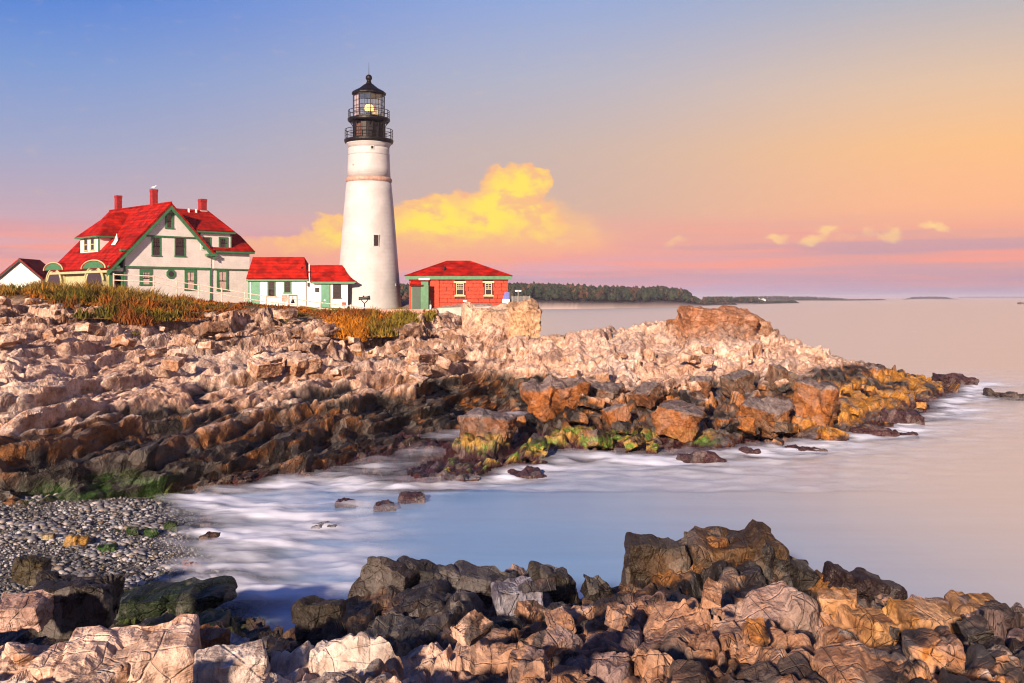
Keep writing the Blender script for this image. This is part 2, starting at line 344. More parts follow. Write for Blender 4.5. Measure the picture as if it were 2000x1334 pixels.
def mat_rock():
    m = bpy.data.materials.new('weathered_rock'); m.use_nodes = True; T = NT(m.node_tree); T.n.clear()
    pos = T.node('ShaderNodeNewGeometry').outputs['Position']
    at = T.node('ShaderNodeAttribute', attribute_name='Col')
    n2 = T.noise(pos, 3.2, 7, .68); n3 = T.noise(pos, 30, 3, .6)
    # bedding: thin layers along the strike, tilted
    dt = T.node('ShaderNodeVectorMath', operation='DOT_PRODUCT'); T.l.new(pos, dt.inputs[0]); dt.inputs[1].default_value = (.80 * math.cos(STRIKE), -.80 * math.sin(STRIKE), 1.15)
    wv = T.math('ADD', dt.outputs['Value'], T.math('MULTIPLY', T.noise(pos, .30, 3, .5), .9))
    ly = T.node('ShaderNodeTexNoise', noise_dimensions='1D'); T.l.new(wv, ly.inputs['W']); ly.inputs['Scale'].default_value = 2.2; ly.inputs['Detail'].default_value = 6; ly.inputs['Roughness'].default_value = .72
    lay = ly.outputs[0]
    # angular chips
    def chips(scale, ms):
        v = T.node('ShaderNodeTexVoronoi', feature='F1', distance='CHEBYCHEV'); T.l.new(T.mapping(pos, ms, rot=(.3, .35, -STRIKE)), v.inputs['Vector']); v.inputs['Scale'].default_value = scale
        return v.outputs['Distance'], v.outputs['Color']
    c1, cc1 = chips(1.5, (1.5, .6, 1.1)); c2, cc2 = chips(4.6, (1.5, .6, 1.2))
    c3, cc3 = chips(13.0, (1.5, .6, 1.2)); n4 = T.noise(pos, 11, 5, .7)
    sc = T.node('ShaderNodeSeparateColor'); T.l.new(cc1, sc.inputs[0]); sc2 = T.node('ShaderNodeSeparateColor'); T.l.new(cc2, sc2.inputs[0])
    base = at.outputs['Color']
    val = T.math('ADD', T.math('ADD', T.math('MULTIPLY', lay, .28), T.math('MULTIPLY', n2, 1.0)), T.math('MULTIPLY', sc2.outputs[0], .22))
    col = T.mix(T.smooth(val, .45, .95), T.mix(1.0, base, (.42, .34, .30, 1), 'MULTIPLY'), base)
    col = T.mix(T.math('MULTIPLY', T.math('SUBTRACT', sc.outputs[1], .5), .35), col, T.mix(.5, base, (.8, .74, .70, 1)))
    col = T.mix(T.math('MULTIPLY', T.smooth(n4, .56, .72), .45), col, T.mix(1.0, base, (.38, .30, .27, 1), 'MULTIPLY'))
    hi = T.smooth(T.math('ADD', T.math('MULTIPLY', n2, .6), T.math('MULTIPLY', n3, .4)), .54, .72)
    col = T.mix(T.math('MULTIPLY', hi, .28), col, T.mix(.45, base, (.85, .80, .76, 1)))
    ve = T.node('ShaderNodeTexVoronoi', feature='DISTANCE_TO_EDGE'); T.l.new(T.mapping(pos, (1.7, .45, 1.0), rot=(.3, .35, -STRIKE)), ve.inputs['Vector']); ve.inputs['Scale'].default_value = 1.25
    ve2 = T.node('ShaderNodeTexVoronoi', feature='DISTANCE_TO_EDGE'); T.l.new(T.mapping(pos, (.6, 1.6, 1.3), rot=(.2, -.5, .6)), ve2.inputs['Vector']); ve2.inputs['Scale'].default_value = .9
    fis = T.math('MULTIPLY', T.smooth(ve.outputs['Distance'], .0, .022), T.smooth(ve2.outputs['Distance'], .0, .020))          # thin dirt-filled joints
    sm = T.math('MULTIPLY', T.math('MULTIPLY', T.math('SUBTRACT', 1.0, fis), T.smooth(n2, .52, .64)), .20)
    col = T.mix(sm, col, (.030, .019, .015, 1))
    b = T.node('ShaderNodeBsdfPrincipled'); T.l.new(col, b.inputs['Base Color'])
    rough = T.math('SUBTRACT', .92, T.math('MULTIPLY', at.outputs['Alpha'], .52))
    T.l.new(T.math('ADD', rough, T.math('MULTIPLY', T.math('SUBTRACT', n2, .5), .3), clamp=True), b.inputs['Roughness'])
    T.l.new(T.math('ADD', .10, T.math('MULTIPLY', at.outputs['Alpha'], .32)), b.inputs['Specular IOR Level'])
    hgt = T.math('ADD', T.math('MULTIPLY', c1, .13), T.math('MULTIPLY', c2, .055))
    hgt = T.math('ADD', hgt, T.math('ADD', T.math('MULTIPLY', lay, .03), T.math('MULTIPLY', n2, .055)))
    hgt = T.math('ADD', hgt, T.math('ADD', T.math('ADD', T.math('MULTIPLY', n3, .014), T.math('ADD', T.math('MULTIPLY', c3, .022), T.math('MULTIPLY', n4, .030))), T.math('MULTIPLY', fis, .022)))
    bp = T.node('ShaderNodeBump'); bp.inputs['Strength'].default_value = 1.0; bp.inputs['Distance'].default_value = 0.85
    T.l.new(hgt, bp.inputs['Height']); T.l.new(bp.outputs[0], b.inputs['Normal'])
    out = T.node('ShaderNodeOutputMaterial'); T.l.new(b.outputs[0], out.inputs[0])
    return m
ROCK = mat_rock()

# ------------------------------------------------------------------ terrain: survey points -> smooth base -> fractured rock
class Rbf:
    def __init__(s, pts):
        uv = []; zz = []
        for p in pts:
            if p[0] == 'z': _, px, d, z = p
            else: px, py, d = p; z = CAMH - (py - HOR) / F * d
            uv.append((px / F, math.log(d))); zz.append(z)
        s.c = np.array(uv, np.float64); zz = np.array(zz)
        n = len(zz); K = s.k(s.c, s.c); A = np.zeros((n + 3, n + 3)); A[:n, :n] = K + np.eye(n) * 1e-6
        A[:n, n] = 1; A[:n, n + 1:] = s.c; A[n:, :n] = A[:n, n:].T
        w = np.linalg.solve(A, np.concatenate([zz, [0, 0, 0]])); s.w = w[:n]; s.p = w[n:]
    def k(s, a, b):
        return np.sqrt(((a[:, None, :] - b[None, :, :]) ** 2).sum(-1) + 0.012 ** 2)
    def __call__(s, px, d):
        q = np.stack([np.asarray(px) / F, np.log(np.asarray(d))], 1); out = np.empty(len(q))
        for i in range(0, len(q), 60000):
            j = q[i:i + 60000]; out[i:i + 60000] = s.k(j, s.c) @ s.w + s.p[0] + j @ s.p[1:]
        return out

Z = 'z'
SHORE = [
 (Z,-500,30,.4),(Z,-500,40,3.2),(Z,-500,60,6.2),(Z,-500,90,8.8),(Z,-500,125,8.6),(Z,-500,36,1.2),
 (Z,-150,33.5,.3),(-150,905,36),(-150,850,38),(-150,780,43),(-150,700,52),(-150,640,63),(-150,595,75),(Z,-150,92,8.7),(Z,-150,125,8.5),
 (Z,0,34.5,.2),(0,915,36.2),(0,850,38.5),(0,790,42),(0,730,47),(0,680,54),(0,640,63),(0,600,74),(0,572,84),(Z,0,92,8.4),(Z,0,125,8.2),
 (Z,150,35.8,.0),(150,915,37.6),(150,850,40.5),(150,800,44),(150,750,48),(150,700,55),(150,650,65),(150,605,76),(150,574,85),(Z,150,92,8.2),
 (Z,300,37.8,-.3),(300,900,39.6),(300,860,42.5),(300,815,46),(300,770,50),(300,720,57),(300,670,66),(300,625,76),(300,592,85),(Z,300,93,7.7),(Z,300,125,7.7),
 (Z,450,40,-.4),(450,885,42),(450,845,45),(450,800,49),(450,750,55),(450,700,63),(450,650,73),(450,615,83),(450,594,91),(Z,450,100,7.3),
 (Z,600,42,-.5),(600,905,44),(600,855,47),(600,805,51),(600,760,56),(600,715,63),(600,670,72),(600,632,82),(600,608,91),(Z,600,100,6.95),(Z,600,125,6.9),
 (Z,720,46,.18),(720,880,48),(720,830,51),(720,780,55),(720,735,61),(720,690,70),(720,650,80),(720,622,90),(720,608,97),(Z,720,108,6.8),
 (Z,830,50,.22),(Z,830,55.3,.35),(830,815,57.5),(830,760,60),(830,715,66),(830,675,75),(830,640,84),(830,614,94),(Z,830,102,6.75),(Z,830,125,6.7),
 (Z,920,58,.32),(Z,920,64,.42),(920,740,66.5),(920,700,73),(920,655,80),(920,622,88),(Z,920,97,6.6),
 (Z,1000,60,.40),(Z,1000,67,.45),(1000,720,70),(1000,692,75),(Z,1000,82,5.4),(Z,1000,88,6.2),(Z,1000,100,6.4),(Z,1000,112,6.2),(Z,1020,124,5),
 (Z,1055,64,.7),(1060,730,69),(1060,692,76),(1060,660,80),(Z,1060,88,2.8),(Z,1065,96,-.8),(Z,1070,112,-1.5),(Z,1100,125,-2),
 (Z,850,40.4,-.5),(Z,850,41.6,.30),(Z,850,44.5,.75),(Z,850,47,.6),(Z,850,49.5,.32),(Z,770,40.2,-.4),(Z,770,41.4,.22),(Z,770,43.5,.40),(Z,770,45.5,.30),(Z,705,42.5,.10),
 (Z,950,41.8,-.5),(Z,950,43.2,.40),(Z,950,46.5,.95),(Z,950,50,1.25),(Z,950,52.5,1.1),(Z,950,55,.35),
 (Z,1050,44.6,-.5),(Z,1050,46,.45),(1050,880,49),(1050,835,53),(1050,795,57.5),
 (Z,1150,47,-.5),(1150,872,50),(1150,830,53),(1150,785,57),(1150,745,62),(1150,700,68),(1150,660,74),(1150,640,78),(Z,1150,85,3.2),(Z,1150,93,-1),
 (Z,1300,47,-.5),(1300,890,49),(1300,850,52),(1300,800,56),(1300,755,60.5),(1300,715,66),(1300,680,71),(1300,650,76),(1300,632,80),(Z,1300,87,3.6),(Z,1300,96,-1),
 (Z,1400,47.5,-.5),(1400,880,50),(1400,830,54),(1400,775,58.5),(1400,725,64),(1400,690,69),(1400,652,74),(1400,618,79),(Z,1400,86,4.4),(Z,1400,96,-1),
 (Z,1500,49,-.5),(1500,870,52),(1500,820,56),(1500,765,60.5),(1500,720,67),(1500,682,72),(1500,648,77),(1500,634,79.5),(Z,1500,86,3.2),(Z,1500,95,-1),
 (Z,1600,51,-.5),(1600,858,54),(1600,810,58),(1600,770,63),(1600,732,69),(1600,704,74),(1600,682,78),(Z,1600,86,1.8),(Z,1600,93,-1),
 (Z,1700,55,-.6),(1700,843,57),(1700,800,62),(1700,762,68),(1700,733,74),(1700,716,79),(Z,1700,87,.6),(Z,1700,93,-1),
 (Z,1800,62,-.7),(1800,808,65),(1800,780,70),(1800,748,78),(1800,722,84),(Z,1800,91,.2),(Z,1800,96,-1),
 (Z,1880,72,-.7),(1880,765,83),(1880,746,88),(Z,1880,94,-.6),(Z,1880,102,-1.2),
 (Z,1940,70,-1),(Z,1940,85,-.9),(Z,1940,97,-1.2),(Z,2100,60,-1.3),(Z,2100,90,-1.4),(Z,2100,120,-2),(Z,1600,120,-2),(Z,1300,120,-2),
 (Z,400,36,-.6),(Z,500,34,-.8),(Z,700,34,-1),(Z,900,34,-1.1),(Z,1100,34,-1.2),(Z,1300,34,-1.2),(Z,1500,36,-1.2),(Z,1700,40,-1.3),(Z,1900,50,-1.3),(Z,1100,42,-.9),(Z,1300,43,-.9),(Z,1500,45,-.9),
]
FORE = [
 (Z,-300,6,5.2),(Z,400,6,5.2),(Z,1000,6,5.2),(Z,1600,6,5.3),(Z,2300,6,5.4),(Z,-300,10,4.1),(Z,-300,14,2.4),(Z,-300,18,2.0),(Z,-300,22,1.0),(Z,-300,27,.3),
 (0,1334,10),(0,1292,11.5),(0,1278,12.4),(Z,0,14,2.3),(Z,0,17,1.9),(Z,0,20,1.1),(Z,0,27,.2),
 (150,1334,10),(150,1270,11.7),(150,1262,12.4),(Z,150,14,2.3),(Z,150,17,1.8),(Z,150,20,1.0),(Z,150,27,.2),
 (300,1334,10),(300,1262,11.8),(300,1250,12.6),(Z,300,14,2.4),(Z,300,17,1.6),(300,1205,20.5),(Z,300,23,.4),(Z,300,27,-.2),
 (450,1334,10),(450,1290,11.5),(Z,450,12.6,3.3),(Z,450,14,2.5),(Z,450,17,1.5),(450,1190,20.5),(Z,450,23,-.3),(Z,450,27,-.6),
 (600,1334,9.5),(600,1285,11.2),(600,1265,12.2),(Z,600,13.5,2.9),(600,1225,16.5),(Z,600,20,1.2),(Z,600,23,-.5),(Z,600,27,-.9),
 (750,1334,9.5),(750,1250,11.6),(750,1232,12.8),(750,1205,15.2),(750,1130,18.2),(Z,750,20.5,1.5),(Z,750,23,-.6),(Z,750,27,-1),
 (900,1334,9.5),(900,1270,11),(900,1230,13),(900,1180,16),(900,1120,18.8),(Z,900,21,1.2),(Z,900,23.5,-.6),(Z,900,27,-1),
 (1050,1334,9.5),(1050,1250,11.5),(1050,1205,14),(1050,1160,17),(1050,1120,19.3),(Z,1050,21.5,.9),(Z,1050,24,-.6),(Z,1050,28,-1),
 (1140,1334,9.5),(1140,1230,13),(1140,1185,15.5),(1140,1165,17.5),(1140,1145,19),(Z,1140,21,.9),(Z,1140,24,-.6),
 (1250,1334,9.5),(1250,1230,13),(1250,1150,16),(1250,1140,18),(1250,1085,20),(1250,1060,20.8),(Z,1250,22.5,.9),(Z,1250,25,-.6),
 (1420,1334,9.5),(1420,1205,13),(1420,1165,15.5),(1420,1145,18),(1420,1085,20),(1420,1045,21),(Z,1420,23.5,.8),(Z,1420,26,-.6),(Z,1420,28.5,-1),
 (1550,1334,9.5),(1550,1222,13),(1550,1182,15.5),(1550,1160,18),(1550,1090,20.5),(Z,1550,23,.8),(Z,1550,25.5,-.6),
 (1650,1334,9.5),(1650,1225,13),(1650,1185,15.5),(1650,1165,18.5),(1650,1125,20.5),(Z,1650,23,.4),(Z,1650,25,-.6),
 (1750,1334,9.5),(1750,1225,13),(1750,1188,15.5),(1750,1176,17.5),(Z,1750,20,.9),(Z,1750,22.5,-.6),(Z,1750,28,-1),
 (1900,1334,9.5),(1900,1235,12.5),(1900,1186,15.3),(Z,1900,18,1.5),(Z,1900,21,-.6),
 (2000,1334,9.5),(2000,1245,12.5),(2000,1200,15),(Z,2000,17.5,1.5),(Z,2000,20.5,-.6),(Z,2000,28,-1.2),
 (Z,2300,10,4.2),(Z,2300,15,3.0),(Z,2300,18,1.2),(Z,2300,21,-.6),
]
BEACH = [(Z,-300,36,.9),(Z,-300,28,.8),(Z,-300,22,.6),(Z,0,36.5,.62),(Z,0,30,.55),(Z,0,25,.48),(Z,0,21,.45),(Z,200,37.5,.38),(Z,200,31,.32),(Z,200,26,.28),(Z,200,21,.3),
         (Z,330,39,.0),(Z,330,34,.14),(Z,360,28,.12),(Z,400,32.4,.0),(Z,440,29.9,.0),(Z,470,26.4,-.02),(Z,470,21,.05),(Z,430,39,-.4),(Z,560,37,-.5),(Z,560,30,-.35),(Z,560,25,-.4),(Z,700,30,-.7),(Z,700,37,-.8),(Z,1000,24,-1.4),(Z,1000,30,-1.4),(Z,1000,38,-1.4)]
rb_shore, rb_fore, rb_beach = Rbf(SHORE), Rbf(FORE), Rbf(BEACH)

def patch(name, rb, pxr, dr, nc, nr, octaves, seed, zone, flat_fn=None, keep=None, amp_fn=None):
    px = np.linspace(pxr[0], pxr[1], nc); d = np.exp(np.linspace(math.log(dr[0]), math.log(dr[1]), nr))
    # rows follow the slope: more of them where the ground is steep
    nk = 160; kc = np.linspace(pxr[0], pxr[1], nk); KX, KD = np.meshgrid(kc, d)
    kz = rb(KX.ravel(), KD.ravel()).reshape(nr, nk)
    step = np.sqrt((np.diff(KD, axis=0) / KD[:-1]) ** 2 * (.35 if zone == 'fore' else .18) + (np.diff(kz, axis=0) / KD[:-1]) ** 2 * 1.6)
    arc = np.concatenate([np.zeros((1, nk)), np.cumsum(step, 0)], 0)
    arc = arc / arc[-1]; rows = np.empty((nr, nk)); tt = np.linspace(0, 1, nr)
    for i in range(nk): rows[:, i] = np.interp(tt, arc[:, i], d)
    kk = (px - pxr[0]) / (pxr[1] - pxr[0]) * (nk - 1); k0 = np.clip(kk.astype(int), 0, nk - 2); kf = kk - k0
    D = rows[:, k0] * (1 - kf) + rows[:, k0 + 1] * kf; PX = np.repeat(px[None, :], nr, 0)
    z = rb(PX.ravel(), D.ravel())
    P = np.stack([((PX - 1000) / F * D).ravel(), D.ravel(), z], 1).astype(np.float32)
    G = P.reshape(nr, nc, 3)
    def normals(G):
        n = np.cross(np.gradient(G, axis=1), np.gradient(G, axis=0)); return (n / np.linalg.norm(n, axis=2, keepdims=True)).reshape(-1, 3)
    N = normals(G)
    disp, t = rock_disp(P, octaves, seed, .05 if zone == 'fore' else .12, [(-.14, .46, .78), (-.10, .17, .65), (.70, .08), (.24, .03)] if zone == 'fore' else [(-.13, 1.05, .80), (-.10, .40, .65), (2.5, .34), (.9, .15)], 1.0 if amp_fn is None else amp_fn(PX.ravel(), D.ravel(), P), 1.0 if zone == 'fore' else (1.0 - .60 * sstep(960, 1080, PX.ravel())).astype(np.float32))
    fine = fbm(P * (3.0 if zone == 'fore' else 1.4), seed + 40, 4) - .5
    amt = np.ones(len(P), np.float32) if flat_fn is None else flat_fn(PX.ravel(), D.ravel(), P[:, 2])
    dv = (N * ((disp + fine * (.07 if zone == 'fore' else .12)) * amt)[:, None]).reshape(nr, nc, 3)
    dv[:, 1:-1] = dv[:, 1:-1] * .7 + (dv[:, :-2] + dv[:, 2:]) * .15
    P2 = P + dv.reshape(-1, 3)
    nz = normals(P2.reshape(nr, nc, 3))[:, 2]
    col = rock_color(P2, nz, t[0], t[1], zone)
    idx = np.arange(nr * nc, dtype=np.int32).reshape(nr, nc)
    q = np.stack([idx[:-1, :-1], idx[:-1, 1:], idx[1:, 1:], idx[1:, :-1]], -1).reshape(-1, 4)
    if keep is not None:
        k = keep(P2); m = k[q].any(1); q = q[m]
        used = np.zeros(len(P2), bool); used[q.ravel()] = True
        mp = np.cumsum(used) - 1; q = mp[q]; P2 = P2[used]; col = col[used]
    return link(name, np_mesh(name, P2, q, colors=col), ROCK)

def shore_amt(px, d, z):
    # bare rock is broken; the turf on top is smooth
    turf = turf_line(px)
    return 1 - .97 * sstep(-3, 2, d - turf)
def slab_amp(px, d, P):
    # the broad slabs of the near slope are less broken than the rubble above and the point
    n = fbm(P * C3(.12, .12, .2), 501, 3)
    slab = sstep(980, 860, px + (n - .5) * 120) * sstep(74, 64, d + (n - .5) * 14)
    return .85 - .60 * slab
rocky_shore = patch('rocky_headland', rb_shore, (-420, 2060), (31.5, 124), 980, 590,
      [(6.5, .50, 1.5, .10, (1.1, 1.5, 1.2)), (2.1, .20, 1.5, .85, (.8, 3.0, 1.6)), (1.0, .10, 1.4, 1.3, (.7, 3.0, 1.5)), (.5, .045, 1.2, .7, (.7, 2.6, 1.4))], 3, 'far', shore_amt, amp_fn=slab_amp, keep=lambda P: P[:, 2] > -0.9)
tag(rocky_shore, kind='structure')
fore = patch('near_ledge', rb_fore, (-260, 2260), (6.2, 27), 880, 500,
      [(2.3, .15, 1.3, .25, (1.1, 1.6, 1.0)), (.95, .065, .9, 2.0, (.9, 2.0, 1.3)), (.40, .026, .9, 1.6, (.8, 2.4, 1.2)), (.16, .008, .9, .9, (.7, 2.2, 1.2))], 23, 'fore', keep=lambda P: P[:, 2] > -0.7)
tag(fore, kind='structure')

# ------------------------------------------------------------------ sea
def mat_sea():
    m = bpy.data.materials.new('sea_water'); m.use_nodes = True; T = NT(m.node_tree); T.n.clear()
    pos = T.node('ShaderNodeNewGeometry').outputs['Position']
    at = T.node('ShaderNodeAttribute', attribute_name='Col')         # R foam, G shallowness cover
    sp = T.node('ShaderNodeSeparateColor'); T.l.new(at.outputs['Color'], sp.inputs[0])
    n1 = T.noise(T.mapping(pos, (.10, .34, 1), rot=(0, 0, .15)), 1.0, 5, .55, .6)
    n2 = T.noise(T.mapping(pos, (.5, .9, 1)), 1.0, 4, .55, 1.0)
    foam = T.smooth(T.math('ADD', sp.outputs[0], T.math('ADD', T.math('MULTIPLY', T.math('SUBTRACT', n1, .5), .9), T.math('MULTIPLY', T.math('SUBTRACT', n2, .5), .4))), .20, 1.0)
    col = T.mix(foam, T.mix(n1, T.mix(sp.outputs[2], (.60, .54, .50, 1), (.11, .28, .54, 1)), T.mix(sp.outputs[2], (.66, .59, .54, 1), (.22, .40, .66, 1))), (.60, .70, .88, 1))
    b = T.node('ShaderNodeBsdfPrincipled'); T.l.new(col, b.inputs['Base Color'])
    T.l.new(T.math('ADD', .26, T.math('MULTIPLY', foam, .45)), b.inputs['Roughness']); b.inputs['IOR'].default_value = 1.45
    b.inputs['Specular IOR Level'].default_value = 0.9
    bp = T.node('ShaderNodeBump'); bp.inputs['Strength'].default_value = .2; bp.inputs['Distance'].default_value = .2
    w1 = T.noise(T.mapping(pos, (.06, .35, 1)), 1.0, 4, .5)
    T.l.new(w1, bp.inputs['Height']); T.l.new(bp.outputs[0], b.inputs['Normal'])
    tr = T.node('ShaderNodeBsdfTransparent'); tr.inputs[0].default_value = (.85, .9, .92, 1)
    mx = T.node('ShaderNodeMixShader')
    cover = T.math('MULTIPLY', T.smooth(T.math('ADD', sp.outputs[1], T.math('MULTIPLY', T.math('SUBTRACT', n2, .5), .35)), .0, .9), 1.0)
    T.l.new(cover, mx.inputs[0]); T.l.new(tr.outputs[0], mx.inputs[1]); T.l.new(b.outputs[0], mx.inputs[2])
    out = T.node('ShaderNodeOutputMaterial'); T.l.new(mx.outputs[0], out.inputs[0])
    return m
SEA = mat_sea()
def ground(px, d):
    """height of the smooth base of whatever ground lies here"""
    z = np.full(len(px), -3.0)
    m = (d > 31.5) & (d < 124) & (px > -420) & (px < 2060); z[m] = np.maximum(z[m], rb_shore(px[m], d[m]))
    m = (d < 27) & (px > -300) & (px < 2300); z[m] = np.maximum(z[m], rb_fore(px[m], d[m]) - 2.5 * sstep(23.5, 26.5, d[m]))
    m = (d > 20.5) & (d < 40) & (px > -300) & (px < 1000); z[m] = np.maximum(z[m], rb_beach(px[m], d[m]) - 2.0 * sstep(37.5, 40, d[m]) - 2.0 * sstep(22.5, 20.5, d[m]))
    return z
def build_sea():
    near = np.exp(np.linspace(math.log(17), math.log(118), 330)); far = np.exp(np.linspace(math.log(120), math.log(16000), 40))
    d = np.concatenate([near, far]); px = np.concatenate([np.linspace(-1500, -450, 6), np.linspace(-400, 2300, 430), np.linspace(2400, 3500, 6)])
    PX, D = np.meshgrid(px, d); PX = PX.ravel(); D = D.ravel()
    gz = ground(PX, D); depth = -gz
    foam = np.exp(-np.clip(depth + .1, 0, 9) / .42)
    foam = np.maximum(foam, .45 * np.exp(-((depth - .4) / .4) ** 2) * (D < 60))
    cove = np.exp(-((PX - 560) / 220) ** 2) * np.exp(-((D - 33) / 7) ** 2)
    foam = np.maximum(foam, .60 * cove)
    foam *= sstep(300, 90, D)
    foam = np.where(D > 118, 0, foam)
    cover = np.where(D > 118, 1, sstep(-.12, .75, depth))
    swell = .06 * np.exp(-np.clip(depth, 0, 9) / .4)
    Zw = np.where(D > 118, 0, swell)
    P = np.stack([(PX - 1000) / F * D, D, Zw], 1)
    nr, nc = len(d), len(px); idx = np.arange(nr * nc).reshape(nr, nc)
    q = np.stack([idx[:-1, :-1], idx[:-1, 1:], idx[1:, 1:], idx[1:, :-1]], -1).reshape(-1, 4)
    q = q[(gz[q].min(1) < .5)]
    covef = sstep(75, 34, D + np.maximum(PX - 900, 0) * .030); col = np.stack([foam, cover, covef, foam * 0 + 1], 1)
    o = link('sea', np_mesh('sea', P, q, smooth=True, colors=col), SEA)
    tag(o, kind='structure')
    # thin veil of spray and foam that the swell leaves round the rocks
    near_m = (D < 110) & (PX > 300) & (depth > -.6) & (depth < 2.2) ; Pm = P.copy(); Pn = P.astype(np.float32)
    nn = fbm(Pn * C3(.30, .8, 1), 401, 4); n5 = fbm(Pn * C3(.9, 1.4, 1), 411, 3)
    Pm[:, 2] = .05 + .30 * n5 + .10 * np.exp(-np.clip(depth, 0, 9) / .3)
    al = (np.exp(-((depth - .28) / .50) ** 2) * sstep(.24, .66, nn * .65 + n5 * .35) + .30 * np.exp(-((depth - .5) / .8) ** 2)) * .80; al[~near_m] = 0; al *= sstep(300, 400, PX + (n5 - .5) * 120) * np.where(D < 40, sstep(980, 520, PX), 1) * sstep(24, 27, D)
    q2 = q[(al[q].max(1) > .01)]; used = np.unique(q2); mp = np.zeros(len(Pm), np.int64); mp[used] = np.arange(len(used))
    c2 = np.stack([al, al, al, al * 0 + 1], 1)[used]
    m = bpy.data.materials.new('surf_veil'); m.use_nodes = True; T = NT(m.node_tree); T.n.clear()
    at_ = T.node('ShaderNodeAttribute', attribute_name='Col'); sp = T.node('ShaderNodeSeparateColor'); T.l.new(at_.outputs['Color'], sp.inputs[0])
    pos = T.node('ShaderNodeNewGeometry').outputs['Position']; n1 = T.noise(T.mapping(pos, (.45, 1.1, 1.2)), 1.1, 4, .5)
    df = T.node('ShaderNodeBsdfDiffuse'); df.inputs[0].default_value = (.72, .78, .92, 1); tr = T.node('ShaderNodeBsdfTransparent'); mx = T.node('ShaderNodeMixShader')
    T.l.new(T.math('MULTIPLY', T.math('MULTIPLY', sp.outputs[0], 1.5), T.smooth(n1, .12, .72), clamp=True), mx.inputs[0]); T.l.new(tr.outputs[0], mx.inputs[1]); T.l.new(df.outputs[0], mx.inputs[2])
    ou = T.node('ShaderNodeOutputMaterial'); T.l.new(mx.outputs[0], ou.inputs[0])
    v = link('surf', np_mesh('surf', Pm[used], mp[q2], smooth=True, colors=c2), m); tag(v, kind='stuff')
build_sea()

# ------------------------------------------------------------------ builders for made things
class MB:
    def __init__(s): s.v = []; s.f = []
    def box(s, x0, x1, y0, y1, z0, z1):
        i = len(s.v)
        s.v += [(x0, y0, z0), (x1, y0, z0), (x1, y1, z0), (x0, y1, z0), (x0, y0, z1), (x1, y0, z1), (x1, y1, z1), (x0, y1, z1)]
        s.f += [(i, i + 3, i + 2, i + 1), (i + 4, i + 5, i + 6, i + 7), (i, i + 1, i + 5, i + 4), (i + 1, i + 2, i + 6, i + 5), (i + 2, i + 3, i + 7, i + 6), (i + 3, i, i + 4, i + 7)]
        return s
    def prism(s, a, b):
        """a, b: matching loops of 3-D points"""
        i = len(s.v); n = len(a); s.v += [tuple(p) for p in a] + [tuple(p) for p in b]
        s.f += [tuple(range(i, i + n))[::-1], tuple(range(i + n, i + 2 * n))]
        for k in range(n): s.f.append((i + k, i + (k + 1) % n, i + n + (k + 1) % n, i + n + k))
        return s
    def xz(s, pts, y0, y1): return s.prism([(x, y0, z) for x, z in pts], [(x, y1, z) for x, z in pts])
    def yz(s, pts, x0, x1): return s.prism([(x0, y, z) for y, z in pts], [(x1, y, z) for y, z in pts])
    def slab(s, pts, t):
        """a sheet of thickness t below its points"""
        n = Vector(pts[1]) - Vector(pts[0]); m = Vector(pts[2]) - Vector(pts[0]); k = n.cross(m).normalized()
        if k.z < 0: k = -k
        return s.prism([Vector(p) - k * t for p in pts], pts)
    def lathe(s, prof, n=48, c=(0, 0), a0=0.0):
        i = len(s.v)
        for r, z in prof:
            for k in range(n):
                a = a0 + 2 * math.pi * k / n; s.v.append((c[0] + r * math.cos(a), c[1] + r * math.sin(a), z))
        for j in range(len(prof) - 1):
            for k in range(n):
                s.f.append((i + j * n + k, i + j * n + (k + 1) % n, i + (j + 1) * n + (k + 1) % n, i + (j + 1) * n + k))
        s.f.append(tuple(i + k for k in range(n))[::-1]); s.f.append(tuple(i + (len(prof) - 1) * n + k for k in range(n)))
        return s
    def tube(s, a, b, r, n=8, r2=None):
        a = Vector(a); b = Vector(b); z = (b - a).normalized(); x = z.orthogonal().normalized(); y = z.cross(x); r2 = r if r2 is None else r2
        L = [[p + (x * math.cos(2 * math.pi * k / n) + y * math.sin(2 * math.pi * k / n)) * rr for k in range(n)] for p, rr in ((a, r), (b, r2))]
        return s.prism(L[0], L[1])
    def ring(s, r, z, t, n=32, c=(0, 0)):
        for k in range(n):
            a, b = 2 * math.pi * k / n, 2 * math.pi * (k + 1) / n
            s.tube((c[0] + r * math.cos(a), c[1] + r * math.sin(a), z), (c[0] + r * math.cos(b), c[1] + r * math.sin(b), z), t, 6)
        return s
    def build(s, name, mat, parent=None, smooth=False, loc=None):
        me = bpy.data.meshes.new(name); me.from_pydata([tuple(v) for v in s.v], [], s.f)
        bm = bmesh.new(); bm.from_mesh(me); bmesh.ops.recalc_face_normals(bm, faces=bm.faces[:]); bm.to_mesh(me); bm.free()
        if smooth:
            me.polygons.foreach_set('use_smooth', [len(p.vertices) <= 4 for p in me.polygons])
        me.update()
        return link(name, me, mat, parent, loc)

